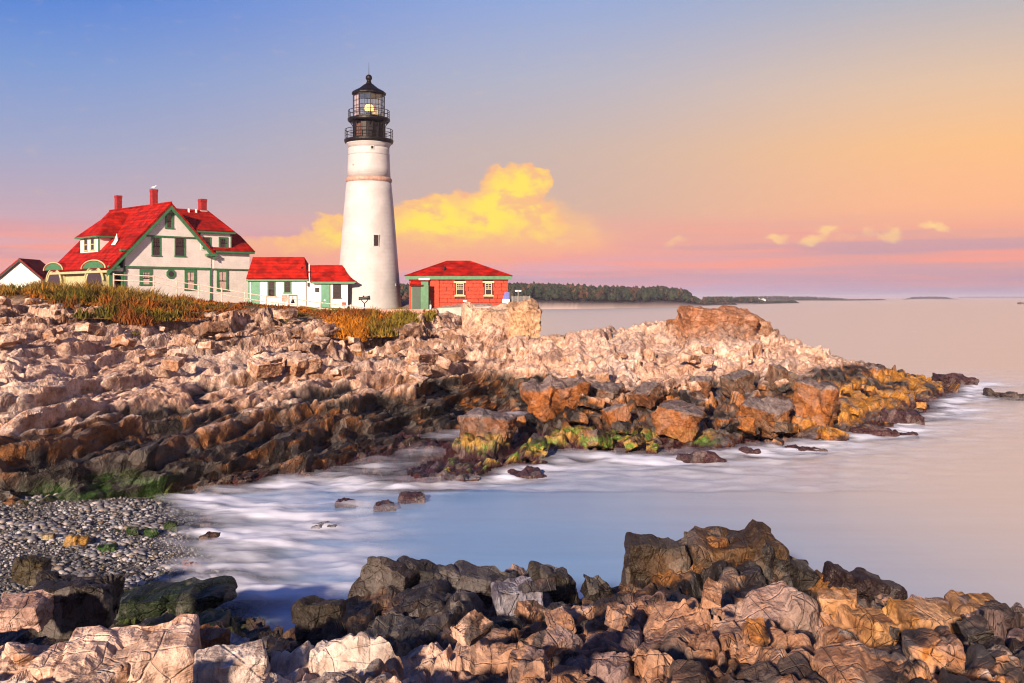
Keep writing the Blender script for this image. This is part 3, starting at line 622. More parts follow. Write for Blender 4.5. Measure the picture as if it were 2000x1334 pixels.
def paint(name, col, rough=.55, var=.12, nscale=2.0, bump=None, metal=0.0, spec=.5, streak=0.0):
    m = bpy.data.materials.new(name); m.use_nodes = True; T = NT(m.node_tree); b = T.n['Principled BSDF']
    pos = T.node('ShaderNodeNewGeometry').outputs['Position']
    n = T.noise(pos, nscale, 5, .6)
    dark = tuple(c * (1 - var * 2) for c in col[:3]) + (1,); lite = tuple(min(1, c * (1 + var)) for c in col[:3]) + (1,)
    c = T.mix(T.smooth(n, .3, .7), dark, lite)
    if streak:
        st = T.noise(T.mapping(pos, (2.5, 2.5, .12)), 1.5, 4, .6)
        c = T.mix(T.math('MULTIPLY', T.smooth(st, .55, .75), streak), c, tuple(v * .45 for v in col[:3]) + (1,))
    T.l.new(c, b.inputs['Base Color']); b.inputs['Roughness'].default_value = rough; b.inputs['Metallic'].default_value = metal
    b.inputs['Specular IOR Level'].default_value = spec
    if bump:
        kind, period, dist = bump
        sp = T.node('ShaderNodeSeparateXYZ'); T.l.new(pos, sp.inputs[0])
        if kind == 'boards':
            h = T.math('FRACT', T.math('DIVIDE', sp.outputs[2], period))
            if period > .3:      # shingle courses: each row a little different, dark butt line
                row = T.node('ShaderNodeTexWhiteNoise', noise_dimensions='2D'); cx = T.node('ShaderNodeCombineXYZ'); T.l.new(T.math('FLOOR', T.math('DIVIDE', sp.outputs[2], period)), cx.inputs[0])
                T.l.new(T.math('FLOOR', T.math('MULTIPLY', T.math('ADD', sp.outputs[0], sp.outputs[1]), 1.3)), cx.inputs[1]); T.l.new(cx.outputs[0], row.inputs['Vector'])
                k_ = T.math('MULTIPLY', T.math('ADD', .70, T.math('MULTIPLY', row.outputs['Value'], .45)), T.math('ADD', .55, T.math('MULTIPLY', T.smooth(h, .02, .2), .45)))
                kc = T.node('ShaderNodeCombineColor'); [T.l.new(k_, kc.inputs[i]) for i in range(3)]
                T.l.new(T.mix(1.0, c, kc.outputs[0], 'MULTIPLY'), b.inputs['Base Color'])
        elif kind == 'courses':
            f = T.math('FRACT', T.math('DIVIDE', sp.outputs[2], period)); h = T.smooth(T.math('ABSOLUTE', T.math('SUBTRACT', f, .5)), .5, .38)
            h = T.math('ADD', h, T.math('MULTIPLY', T.noise(T.mapping(pos, (1.2, 1.2, 2.5)), 1.5, 3, .6), .9))
        elif kind == 'seams':
            f = T.math('FRACT', T.math('DIVIDE', T.math('ADD', sp.outputs[0], sp.outputs[1]), period)); h = T.smooth(T.math('ABSOLUTE', T.math('SUBTRACT', f, .5)), .36, .48)
        else:
            h = T.noise(pos, period, 4, .6)
        bp = T.node('ShaderNodeBump'); bp.inputs['Strength'].default_value = .8; bp.inputs['Distance'].default_value = dist
        T.l.new(h, bp.inputs['Height']); T.l.new(bp.outputs[0], b.inputs['Normal'])
    return m
M = dict(
    clap=paint('white_clapboard', (.78, .75, .74), .6, .05, 1.0, ('boards', .22, .05), streak=.10),
    tower=paint('whitewashed_masonry', (.45, .445, .455), .65, .06, .7, ('courses', .42, .010), streak=.14),
    roof=paint('red_shingle', (.34, .009, .003), .75, .25, 1.2, ('boards', .32, .09), streak=.45, spec=.15),
    green=paint('green_trim', (.045, .165, .075), .5, .12, 3.0),
    teal=paint('green_door', (.03, .20, .11), .45, .12, 3.0),
    cream=paint('cream_trim_porch_glow', (.46, .42, .24), .55, .08, 2.0),  # trim colour that also holds the yellow glow painted on the porch side
    white=paint('white_trim', (.8, .78, .75), .5, .05, 2.0),
    brickred=paint('painted_red_brick', (.47, .036, .006), .7, .22, 5.0, ('noise', 9, .03)),
    mortar=paint('red_mortar', (.10, .008, .004), .8, .2, 5.0),
    chim=paint('red_chimney_brick', (.30, .012, .012), .7, .2, 4.0, ('courses', .16, .02)),
    black=paint('black_iron', (.007, .006, .008), .45, .25, 3.0, streak=.3, spec=.25),
    iron=paint('dark_painted_iron', (.012, .009, .011), .5, .2, 3.0, spec=.25),
    pink_sheet=paint('pale_pink_sheet', (.80, .62, .62), .7, .04, 1.0),
    wood=paint('weathered_rail_wood', (.62, .46, .40), .75, .2, 6.0),
    conc=paint('pale_concrete', (.50, .42, .38), .8, .12, 2.0, ('noise', 4, .03), streak=.2),
    step=paint('pink_stone_step', (.50, .30, .25), .8, .16, 2.5, ('noise', 5, .03)),
    rust=paint('rusty_red_iron', (.28, .05, .03), .65, .25, 6.0),
    grey=paint('galvanised_grey', (.38, .36, .36), .5, .1, 4.0),
    blue=paint('blue_print', (.12, .14, .42), .5, .1, 4.0),
    curtain=paint('pinkish_curtain', (.55, .40, .36), .8, .12, 3.0),
)
def glass_mat(name, tint, clear):
    m = bpy.data.materials.new(name); m.use_nodes = True; T = NT(m.node_tree); T.n.clear()
    g = T.node('ShaderNodeBsdfGlossy'); g.inputs['Roughness'].default_value = .04; g.inputs[0].default_value = (.9, .9, .9, 1)
    if clear: t = T.node('ShaderNodeBsdfTransparent'); t.inputs[0].default_value = tint
    else: t = T.node('ShaderNodeBsdfDiffuse'); t.inputs[0].default_value = tint
    fr = T.node('ShaderNodeFresnel'); fr.inputs[0].default_value = 1.5
    mx = T.node('ShaderNodeMixShader'); T.put(mx.inputs[0], .14 if clear else T.math('ADD', fr.outputs[0], .05, clamp=True))
    T.l.new(t.outputs[0], mx.inputs[1]); T.l.new(g.outputs[0], mx.inputs[2])
    o = T.node('ShaderNodeOutputMaterial'); T.l.new(mx.outputs[0], o.inputs[0])
    return m
M['glass'] = glass_mat('dark_window_glass', (.018, .016, .016, 1), False)
M['pane'] = glass_mat('clear_lantern_glass', (.93, .93, .93, 1), True)
def emit_mat(name, col, st):
    m = bpy.data.materials.new(name); m.use_nodes = True; T = NT(m.node_tree); b = T.n['Principled BSDF']
    pos = T.node('ShaderNodeTexCoord').outputs['Object']
    n = T.noise(pos, 3.0, 2, .5)
    c = T.mix(n, tuple(col) + (1,), (1.0, .55, .10, 1)); T.l.new(c, b.inputs['Emission Color']); b.inputs['Emission Strength'].default_value = st
    b.inputs['Base Color'].default_value = (.6, .4, .15, 1)
    return m
M['lamp'] = emit_mat('lamp_glow', (1.0, .62, .12), 2.2)

# ------------------------------------------------------------------ lighthouse
TD = 106.0; TX = (720.5 - 1000) / F * TD; S = TD / F
def tz(py): return CAMH + (HOR - py) * S
def lighthouse():
    base = tz(604)
    root = empty('lighthouse', (TX, TD, base)); tag(root, 'tall white tapering stone lighthouse with black lantern and lit lamp', 'lighthouse')
    def z(py): return tz(py) - base
    lower = [(3.62, -1.2), (3.55, 0)]
    for py, hw in ((590, 62.6), (570, 61.2), (545, 59.2), (519, 57), (490, 54.8), (460, 52.4), (430, 50), (400, 47.6), (375, 45.3), (357, 43.4)): lower.append((hw * S, z(py)))
    MB().lathe(lower, 72).build('lower_shaft', M['tower'], root, True)
    MB().lathe([(43.2 * S, z(357.5)), (44.6 * S, z(355)), (45.2 * S, z(353)), (45.2 * S, z(351.5)), (43.8 * S, z(349)), (42.3 * S, z(347.5))], 72).build('belt_course', paint('stained_belt', (.42, .27, .22), .7, .15, 3), root, True)
    MB().lathe([(42.1 * S, z(347.6)), (41.2 * S, z(330)), (40.4 * S, z(310)), (39.8 * S, z(296)), (39.8 * S, z(290))], 72).build('upper_shaft', M['tower'], root, True)
    MB().lathe([(40.2 * S, z(304.5)), (40.6 * S, z(304)), (40.6 * S, z(303)), (40.1 * S, z(302.5))], 72).build('thin_band', M['grey'], root, True)
    MB().lathe([(39.7 * S, z(290.2)), (40.6 * S, z(286)), (43 * S, z(282.5)), (44 * S, z(281))], 72).build('cornice', M['tower'], root, True)
    MB().lathe([(42 * S, z(281.5)), (46.5 * S, z(280)), (47.6 * S, z(277)), (47.8 * S, z(274)), (46.6 * S, z(273.4)), (30 * S, z(273.2))], 48).build('gallery_deck', M['black'], root)
    def rail(name, r, z0, z1, n, rows):
        g = MB()
        o = g.ring(r, z1, .035, 40).build(name, M['iron'], root)
        for k in range(rows - 1): MB().ring(r, z0 + (z1 - z0) * (k + 1) / rows, .022, 40).build('rail', M['iron'], o)
        for k in range(n):
            a = 2 * math.pi * k / n + .1
            MB().tube((r * math.cos(a), r * math.sin(a), z0 - .02), (r * math.cos(a), r * math.sin(a), z1 + .05), .035, 6).build('post', M['iron'], o)
    rail('gallery_railing', 46 * S, z(273.6), z(254.5), 16, 3)
    wr = MB().lathe([(31.6 * S, z(273.6)), (31.6 * S, z(270)), (31 * S, z(269.5)), (31 * S, z(242)), (32 * S, z(241)), (32.4 * S, z(239))], 16).build('watch_room', M['black'], root)
    a = math.radians(-112)
    for k in range(16):
        a = 2 * math.pi * k / 16
        MB().tube((31.1 * S * math.cos(a), 31.1 * S * math.sin(a), z(270)), (31.1 * S * math.cos(a), 31.1 * S * math.sin(a), z(241)), .035, 5).build('seam', M['iron'], wr)
    a = math.radians(-118)
    hx = lambda r, da=0: (r * math.cos(a + da), r * math.sin(a + da))
    MB().prism([(*hx(31.15 * S, -.2), z(269)), (*hx(31.15 * S, .2), z(269)), (*hx(31.15 * S, .2), z(245)), (*hx(31.15 * S, -.2), z(245))],
               [(*hx(32.0 * S, -.2), z(269)), (*hx(32.0 * S, .2), z(269)), (*hx(32.0 * S, .2), z(245)), (*hx(32.0 * S, -.2), z(245))]).build('hatch_door', paint('dark_rust_hatch', (.10, .030, .012), .6, .2, 3), wr)
    MB().lathe([(32 * S, z(240)), (39.5 * S, z(238.5)), (41.2 * S, z(236)), (41.2 * S, z(233)), (40 * S, z(232)), (20 * S, z(231.8))], 40).build('lantern_deck', M['black'], root)
    rail('lantern_railing', 39.6 * S, z(232.2), z(217), 16, 2)
    for k in range(8):
        b = 2 * math.pi * k / 8 + .2
        MB().tube((31 * S * math.cos(b), 31 * S * math.sin(b), z(247)), (38 * S * math.cos(b), 38 * S * math.sin(b), z(238)), .05, 6).build('bracket', M['iron'], root)
    # eight-sided lantern
    R = 30.2 * S; n = 8; off = math.radians(22.5 - 8); z0, z1 = z(231.4), z(184.5)
    MB().lathe([(R * 1.02, z0 - .05), (R * 1.03, z0 + .16), (R * .97, z0 + .16), (R * .97, z0 - .05)], n, a0=off).build('lantern_curb', M['black'], root)
    MB().lathe([(R * 1.02, z1 - .16), (R * 1.04, z1 + .05), (R * .96, z1 + .05), (R * .96, z1 - .16)], n, a0=off).build('lantern_head', M['black'], root)
    zb, zt = z0 + .16, z1 - .16
    for k in range(n):
        a0, a1 = off + 2 * math.pi * k / n, off + 2 * math.pi * (k + 1) / n
        p0 = Vector((R * math.cos(a0), R * math.sin(a0), 0)); p1 = Vector((R * math.cos(a1), R * math.sin(a1), 0))
        MB().tube((p0.x, p0.y, zb), (p0.x, p0.y, zt), .055, 6).build('corner_post', M['black'], root)
        mid = (p0 + p1) / 2; facing_left = mid.x < -.3 and mid.y < .6
        fr = MB()
        fr.tube((mid.x, mid.y, zb), (mid.x, mid.y, zt), .024, 5)
        for j in (1, 2, 3): fr.tube((p0.x, p0.y, zb + (zt - zb) * j / 4), (p1.x, p1.y, zb + (zt - zb) * j / 4), .024, 5)
        f = fr.build('glazing_bar', M['black'], root)
        inn = -mid.normalized() * .02
        for j in range(4):
            for h in range(2):
                q0 = p0.lerp(p1, h / 2 + .02) + inn; q1 = p0.lerp(p1, h / 2 + .48) + inn; za = zb + (zt - zb) * (j + .04) / 4; zc = zb + (zt - zb) * (j + .96) / 4
                MB().prism([(q0.x, q0.y, za), (q1.x, q1.y, za), (q1.x, q1.y, zc), (q0.x, q0.y, zc)],
                           [(q0.x + inn.x, q0.y + inn.y, za), (q1.x + inn.x, q1.y + inn.y, za), (q1.x + inn.x, q1.y + inn.y, zc), (q0.x + inn.x, q0.y + inn.y, zc)]).build('pane', M['pane'], f)
        if facing_left:  # pale pinkish sheet set just inside the left-facing panes
            i3 = -mid.normalized() * .12; q0, q1 = p0.lerp(p1, .05) + i3, p0.lerp(p1, .95) + i3; i4 = i3 * .3
            MB().prism([(q0.x, q0.y, zb), (q1.x, q1.y, zb), (q1.x, q1.y, zt), (q0.x, q0.y, zt)],
                       [(q0.x + i4.x, q0.y + i4.y, zb), (q1.x + i4.x, q1.y + i4.y, zb), (q1.x + i4.x, q1.y + i4.y, zt), (q0.x + i4.x, q0.y + i4.y, zt)]).build('pink_sheet', M['pink_sheet'], root)
    MB().lathe([(33.4 * S, z1 - .02), (33.6 * S, z1 + .12), (30 * S, z1 + .3), (18 * S, z(172.5)), (8 * S, z(164.5)), (6 * S, z(163.5)), (5 * S, z(161))], 16).build('lantern_roof', M['black'], root)
    prof = [(4.6 * S, z(162)), (4.2 * S, z(158))] + [(max(.02, 6.4 * S * math.cos(t)), z(152) + 6.4 * S * math.sin(t)) for t in np.linspace(-.8, 1.55, 9)]
    MB().lathe(prof, 20).build('ventilator_ball', M['black'], root, True)
    MB().tube((0, 0, z(146.5)), (0, 0, z(121)), .035, 6, .012).build('lightning_rod', M['iron'], root)
    MB().lathe([(.30, zb), (.34, z(219)), (.5, z(218.5))], 12).build('lamp_pedestal', M['iron'], root)
    MB().lathe([(.28, z(218.5)), (.46, z(215.5)), (.50, z(211.5)), (.46, z(207.5)), (.28, z(204.5))], 20).build('lamp', M['lamp'], root, True)
    for sx in (-1, 1): MB().tube((sx * .62, 0, z(219)), (sx * .62, 0, z(203)), .04, 6).build('lens_frame', M['rust'], root)
    # window slots
    def slot(name, px, py0, py1, hwpx, rpx):
        x = (px - 720.5) * S; r = rpx * S; y = -math.sqrt(max(r * r - x * x, .01)); h = hwpx * S
        nrm = Vector((x, y, 0)).normalized(); t = Vector((-nrm.y, nrm.x, 0))
        def P(u, zz, o): p = Vector((x, y, 0)) + t * u + nrm * o; return (p.x, p.y, zz)
        za, zc = z(py1), z(py0)
        w = MB().prism([P(-h, za, -.25), P(h, za, -.25), P(h, zc, -.25), P(-h, zc, -.25)], [P(-h, za, .012), P(h, za, .012), P(h, zc, .012), P(-h, zc, .012)]).build(name, M['glass'], root)
        b = MB()
        for u0, u1, zq, zr in ((-h - .07, -h, za - .07, zc + .07), (h, h + .07, za - .07, zc + .07), (-h, h, zc, zc + .07), (-h, h, za - .07, za)):
            b.prism([P(u0, zq, -.1), P(u1, zq, -.1), P(u1, zr, -.1), P(u0, zr, -.1)], [P(u0, zq, .03), P(u1, zq, .03), P(u1, zr, .03), P(u0, zr, .03)])
        b.build('surround', M['tower'], w)
    slot('window', 741.5, 462, 483, 4.6, 54.3)
    slot('porthole', 732.5, 290.5, 296, 2.3, 40.0)
    slot('vent', 695, 324.5, 326.5, 1.0, 41.1)
    slot('vent', 776, 555.5, 558, 1.0, 60.2)
lighthouse()

# ------------------------------------------------------------------ frames for yawed buildings
class Frame:
    def __init__(s, px, d, deg, z0):
        s.th = math.radians(deg); s.O = Vector(((px - 1000) / F * d, d, z0)); s.c, s.s = math.cos(s.th), math.sin(s.th)
        s.z0 = z0
    def root(s, name): return empty(name, s.O, s.th)
    def ray(s, px, py):
        """camera ray in the local frame: origin, direction"""
        def R(x, y): return (x * s.c + y * s.s, -x * s.s + y * s.c)
        o = R(-s.O.x, -s.O.y); dr = R((px - 1000) / F, 1.0)
        return Vector((o[0], o[1], CAMH - s.z0)), Vector((dr[0], dr[1], (HOR - py) / F))
    def on(s, px, py, n, c):
        o, d = s.ray(px, py); n = Vector(n); return o + d * ((c - o.dot(n)) / d.dot(n))
    def y(s, px, py, c=0.0): return s.on(px, py, (0, 1, 0), c)
    def x(s, px, py, c=0.0): return s.on(px, py, (1, 0, 0), c)

def window(root, fr, x0, x1, z0, z1, y, cols=2, rows=4, mat='green', fw=.14, curtain=False, name='window', face='y'):
    """a sash window on a wall whose outside is at y (facing -y) or at x (facing -x)"""
    def bx(m, a0, a1, o0, o1, c0, c1):
        if face == 'y': m.box(a0, a1, y + o0, y + o1, c0, c1)
        else: m.box(y + o0, y + o1, a0, a1, c0, c1)
    m = MB(); bx(m, x0, x0 + fw, -.06, .02, z0, z1); bx(m, x1 - fw, x1, -.06, .02, z0, z1); bx(m, x0 + fw, x1 - fw, -.06, .02, z1 - fw, z1); bx(m, x0 - .05, x1 + .05, -.10, .02, z0 - .07, z0 + .05)
    w = m.build(name, M[mat], root)
    xa, xb, za, zc = x0 + fw, x1 - fw, z0 + .05, z1 - fw
    zm = (za + zc) / 2
    for c0, c1, up in ((za, zm, 0), (zm, zc, 1)):
        g = MB(); bx(g, xa, xb, -.012 - .015 * up, .018, c0 + .002, c1 - .002); g.build('pane', M['curtain' if curtain else 'glass'], w)
    b = MB(); bx(b, xa, xb, -.05, -.028, zm - .04, zm + .04)
    for k in range(1, cols): xx = xa + (xb - xa) * k / cols; bx(b, xx - .018, xx + .018, -.046, -.028, zm + .04, zc)
    for k in range(1, rows // 2): zz = zm + (zc - zm) * k / (rows // 2); bx(b, xa, xb, -.044, -.028, zz - .018, zz + .018)
    b.build('sash_bar', M['iron' if mat != 'cream' else 'cream'], w)
    return w

# ------------------------------------------------------------------ keeper's house
def keepers_house():
    G = Frame(213, 98, 46, 7.2); root = G.root('keepers_house')
    tag(root, "large white keeper's house with red gabled roof, green trim and three chimneys", 'house')
    zz = lambda v: v - 7.2
    apex = G.y(330, 396); xr, zr = apex.x, apex.z
    ze_l = G.y(212, 522).z; re = G.y(412, 491); xe, ze_r = re.x, re.z
    L = 13.6; wl = G.y(243, 560).x
    band = G.y(330, 523).z
    # front wall with a projecting upper gable
    sl = (zr - ze_l) / (xr + .25); sr = (zr - ze_r) / (xe - xr)
    def roofL(x): return ze_l + sl * (x + .25)
    t = .32
    MB().xz([(wl, -1), (xe, -1), (xe, ze_r - .1), (xr, zr - t), (wl, roofL(wl) - t)], .0, .3).build('front_wall', M['clap'], root)
    zb = G.y(330, 461).z; ga = xr - (zr - t - zb) / sl; gb = xr + (zr - t - zb) / sr
    up = MB().xz([(ga, zb), (gb, zb), (xr, zr - t)], -.12, -.003).build('gable_panel', M['clap'], root)
    MB().box(ga + .1, gb - .1, -.19, -.005, zb - .14, zb - .003).build('trim_band', M['green'], up)
    lo = MB().xz([(wl, band + .1), (xe, band + .1), (xe, ze_r - .15), (gb, zb - .15), (ga, zb - .15), (wl, roofL(wl) - t)], -.06, -.003).build('upper_wall', M['clap'], root)
    MB().box(wl, xe + .02, -.14, -.004, band - .10, band + .095).build('trim_band', M['green'], lo)
    MB().xz([(.28, -1), (.5, -1), (.5, roofL(.5) - t), (.28, roofL(.28) - t)], .32, L).build('porch_wall', M['cream'], root)  # warm sunlight on this side is put into its yellowish cream
    MB().box(xe - .3, xe - .005, .31, L, -1, ze_r - .1).build('side_wall', M['clap'], root)
    MB().xz([(.5, -1), (xe - .3, -1), (xe - .3, ze_r - .1), (xr, zr - t), (.5, roofL(.5) - t)], L - .3, L - .05).build('back_wall', M['clap'], root)
    # roof planes
    ov = .55
    rl = MB().slab([(-.35, -ov, roofL(-.35)), (xr, -ov, zr), (xr, L + .3, zr), (-.35, L + .3, roofL(-.35))], .2).build('roof', M['roof'], root)
    MB().slab([(xr + .004, -ov, zr - .002), (xe + .15, -ov, zr - sr * (xe + .15 - xr)), (xe + .15, L + .3, zr - sr * (xe + .15 - xr)), (xr + .004, L + .3, zr - .002)], .2).build('roof', M['roof'], root)
    MB().tube((xr, -ov, zr + .02), (xr, L + .3, zr + .02), .09, 6).build('ridge_cap', M['roof'], root)
    # green barge boards and eave returns
    for sx, xa, xb in ((1, -.4, xr), (-1, xr, xe + .2)):
        za, zc = (roofL(xa) - .2, zr - .2) if sx > 0 else (zr - .2, zr - sr * (xb - xr) - .2)
        MB().xz([(xa, za - .03), (xb, zc - .03), (xb, zc - .52), (xa, za - .52)], -ov + .02, -ov + .16).build('barge_board', M['green'], root)
        MB().xz([(xa, za - .03), (xb, zc - .03), (xb, zc - .20), (xa, za - .20)], -ov + .17, -.13).build('soffit', M['green'], root)
    MB().box(xe - .75, xe + .35, -.62, -.15, ze_r - .55, ze_r - .28).build('eave_return', M['green'], root)
    q = G.y(237, 489); MB().box(q.x - .3, q.x + .75, -.55, -.15, q.z - .1, q.z + .12).build('eave_return', M['green'], root)
    MB().box(-.25, .9, -.5, -.15, band - .2, band + .08).build('eave_return', M['green'], root)
    # windows of the front
    def win(px0, px1, py0, py1, **k):
        a, b = G.y(px0, py1, -.08), G.y(px1, py0, -.08); return window(root, G, a.x, b.x, a.z, b.z, k.pop('y', -.06), **k)
    win(322, 338, 416, 445, y=-.125, cols=1, rows=2, fw=.22)
    win(296, 314, 463, 499, cols=4, rows=4, fw=.1, mat='green'); win(341, 362, 463, 500, cols=4, rows=4, fw=.1)
    win(273, 298, 526, 556, y=.0, cols=4, rows=6, fw=.32, curtain=True)
    win(361, 384, 527, 566, y=.0, cols=2, rows=2, fw=.28, curtain=True)
    win(424, 446, 527, 567, y=-.0, cols=2, rows=2, fw=.24, curtain=True)
    c = G.y(333.5, 535)
    oc = MB(); oc.prism([(c.x + .52 * math.cos(k * math.pi / 4 + .39), -.08, c.z + .52 * math.sin(k * math.pi / 4 + .39)) for k in range(8)],
                        [(c.x + .52 * math.cos(k * math.pi / 4 + .39), .01, c.z + .52 * math.sin(k * math.pi / 4 + .39)) for k in range(8)])
    ow = oc.build('octagon_window', M['green'], root)
    MB().prism([(c.x + .3 * math.cos(k * math.pi / 4 + .39), -.10, c.z + .3 * math.sin(k * math.pi / 4 + .39)) for k in range(8)],
               [(c.x + .3 * math.cos(k * math.pi / 4 + .39), -.07, c.z + .3 * math.sin(k * math.pi / 4 + .39)) for k in range(8)]).build('pane', M['glass'], ow)
    # corner boards, downpipes
    for px in (243.5, 411): x = G.y(px, 550).x; MB().box(x - .09, x + .09, -.10, -.001, -1, band - .11).build('corner_board', M['green'], root)
    x = G.y(243, 505).x; MB().tube((x + .05, -.17, band + .1), (x + .05, -.17, roofL(x) - .75), .04, 6).build('downpipe', M['white'], root)
    # porch end: green board with an arched opening
    a, b = G.y(214, 548), G.y(241, 530); n = 12; cx = (a.x + b.x) / 2 + .1; r = (b.x - a.x) * .30
    arc = [(cx + r * math.cos(math.pi * k / n), b.z - .75 + r * .8 * math.sin(math.pi * k / n)) for k in range(n + 1)]
    MB().xz([(a.x, -1), (a.x, b.z), (wl - .1, b.z), (wl - .1, -1)] + [(arc[0][0], -1)] + arc + [(arc[-1][0], -1)], .02, .16).build('porch_arch', M['green'], root)
    MB().box(a.x, wl - .1, .0, .2, b.z + .003, band - .11).build('porch_beam', M['white'], root)
    MB().box(.6, wl - .1, 1.6, 1.7, -1, band - .2).build('porch_back', M['curtain'], root)
    # porch side: eyebrow arches along the eave
    for px0, px1, pyt in ((176, 214, 522), (101, 131, 526)):
        p0, p1 = G.x(px0, 545, .27), G.x(px1, 545, .27); ya, yb = min(p0.y, p1.y), max(p0.y, p1.y); yc = (ya + yb) / 2
        ry = (yb - ya) / 2 * .92; zt = G.x((px0 + px1) / 2, pyt, .27).z; rz = min(1.35, ry); zc = zt - rz
        def half(rr, kz, x0, x1, name, mat, par):
            o = MB(); pts = [(yc + rr * math.cos(math.pi * k / 16), zc + kz * math.sin(math.pi * k / 16)) for k in range(17)]
            return o.yz([(yc + rr, -1)] + pts + [(yc - rr, -1)], x0, x1).build(name, mat, par)
        h = half(ry, rz, -.28, .29, 'porch_bay', M['cream'], root); half(ry * .84, rz * .84, -.30, -.20, 'archway_shade', M['glass'], h)  # solid dark panel painted for the shade inside the open arch
        for k in range(14):
            u0, u1 = math.pi * k / 14, math.pi * (k + 1) / 14
            MB().tube((-.33, yc + ry * 1.04 * math.cos(u0), zc + rz * 1.04 * math.sin(u0)), (-.33, yc + ry * 1.04 * math.cos(u1), zc + rz * 1.04 * math.sin(u1)), .09, 6).build('arch_moulding', M['cream'], h)
        n2 = 14; pts = [(yc + ry * 1.35 * math.cos(math.pi * k / n2), roofL(-.2) - .1 + rz * .62 * math.sin(math.pi * k / n2)) for k in range(n2 + 1)]
        MB().yz(pts, -.38, 1.0).build('eyebrow_roof', M['roof'], root)
        for p, q_ in zip(pts, pts[1:]): MB().tube((-.40, p[0], p[1] - .03), (-.40, q_[0], q_[1] - .03), .07, 6).build('eyebrow_trim', M['cream'], root)
        MB().yz([(yc + (p[0] - yc) * .86, roofL(-.2) - .1 + (p[1] - roofL(-.2) + .1) * .82) for p in pts], -.42, -.385).build('eyebrow_face', M['green'], root)
    MB().box(-.42, -.30, -.4, L + .2, roofL(-.35) - .42, roofL(-.35) - .19).build('gutter', M['cream'], root)
    # left dormer
    nrm = (-sl, 0, 1); cst = ze_l + sl * .25
    pb = G.on(175, 493, nrm, cst); cx = pb.x
    p0, p1 = G.x(157, 480, cx), G.x(193, 480, cx); y0, y1 = min(p0.y, p1.y), max(p0.y, p1.y)
    zt = G.x(193, 461, cx).z; zbot = roofL(cx)
    xt = (zt - cst) / sl
    MB().xz([(cx, zbot - .1), (cx, zt), (xt + .6, zt), (xt + .6, roofL(xt + .6) - .1)], y0, y1).build('dormer_wall', M['clap'], root)
    for f0, f1 in ((.22, .42), (.58, .78)):
        ya, yb = y0 + (y1 - y0) * f0, y0 + (y1 - y0) * f1; window(root, G, ya, yb, zbot + .2, zt - .15, cx, 1, 2, 'cream', .08, face='x', name='dormer_window')
    MB().box(cx - .05, cx - .003, y0 - .05, y0 + .12, zbot, zt - .003).build('corner_board', M['green'], root)
    e = .45; zr2 = zr - .25; ym = (y0 + y1) / 2; xs = cx + 2.2
    A, B_ = (cx - e, y0 - e, zt), (cx - e, y1 + e, zt); Tm = (xs, ym, zr2 - .55); Tr = (xr + .1, ym, zr2); xk = xr - (zr - zt) / sl
    dr = MB(); dr.prism([(cx - e, y0 - e, zt - .14), (xk + .2, y0 - e, zt - .14), (xk + .2, y1 + e, zt - .14), (cx - e, y1 + e, zt - .14)], [(cx - e, y0 - e, zt), (xk + .2, y0 - e, zt), (xk + .2, y1 + e, zt), (cx - e, y1 + e, zt)]); dr.build('dormer_eave', M['green'], root)
    d2 = MB(); i = 0; d2.v = [A, B_, Tm, Tr, (xk + .3, y0 - e, zt), (xk + .3, y1 + e, zt)]; d2.f = [(0, 2, 1), (0, 4, 3, 2), (1, 2, 3, 5), (0, 1, 5, 4), (4, 5, 3)]
    dm = d2.build('dormer_roof', M['roof'], root); dm.location.z = .004
    for fy, fz in ((.25, .72), (.45, .72), (.3, .35)):
        pass
    q = G.on(230, 470, nrm, cst); MB().prism([(q.x - .5, q.y - .5, q.z - .45), (q.x - .5, q.y + .5, q.z - .45), (q.x + .15, q.y, q.z + .1)], [(q.x - .2, q.y - .4, q.z + .0), (q.x - .2, q.y + .4, q.z + .0), (q.x - .1, q.y, q.z + .75)]).build('roof_finial', M['white'], root)
    # right wing
    yw = .02; wx = G.y(486, 540).x; zew = G.y(486, 496).z
    MB().box(xe + .004, wx, yw, yw + .3, -1, zew).build('wing_wall', M['clap'], root)
    MB().box(xe + .25, wx + .05, yw - .08, yw - .004, band + .04, zew - .003).build('wing_upper_wall', M['clap'], root)
    MB().box(xe + .25, wx + .08, yw - .13, yw - .005, band - .10, band + .035).build('trim_band', M['green'], root)
    MB().box(wx - .3, wx - .004, .33, 8, -1, zew - .05).build('wing_side', M['clap'], root)
    MB().box(wx - .12, wx + .06, -.06, .012, -1, band - .11).build('corner_board', M['green'], root)
    MB().box(xe + .36, wx + .45, -.5, .3, zew + .003, zew + .22).build('wing_eave', M['green'], root)
    R0, R1 = G.y(347, 410, 4), G.y(404, 412, 4); K = G.y(470, 461, 1.6); De = G.y(456, 451, -.25); zR = R1.z
    E0 = (xe - .2, -.55, zew + .23); E1 = (wx + .5, -.55, zew + .23); xl = xr + .8
    K0 = (xl, 1.6, K.z)
    rw = MB(); B1 = (wx + .5, 8.5, zew + .23); Kb = (K.x, 6.4, K.z)
    rw.v = [E0, E1, (K.x, 1.6, K.z), (xl, 1.6, K.z), (R1.x, 4, zR), (xl, 4, zR), B1, Kb, (xl, 6.4, K.z), (xe - .2, 8.5, zew + .23)]
    rw.f = [(0, 1, 2, 3), (3, 2, 4, 5), (1, 6, 7, 2), (2, 7, 4), (6, 9, 8, 7), (7, 8, 5, 4), (0, 9, 6, 1)]
    rw.build('wing_roof', M['roof'], root)
    # wing dormer: white face and a roof sheet running up to the wing ridge
    a, b = G.y(392, 488, -.1), G.y(452, 455, -.1)
    MB().box(a.x, b.x, -.1, 2.2, a.z, b.z).build('dormer_wall', M['clap'], root)
    MB().box(b.x - .12, b.x + .03, -.13, .1, a.z, b.z - .004).build('corner_board', M['green'], root)
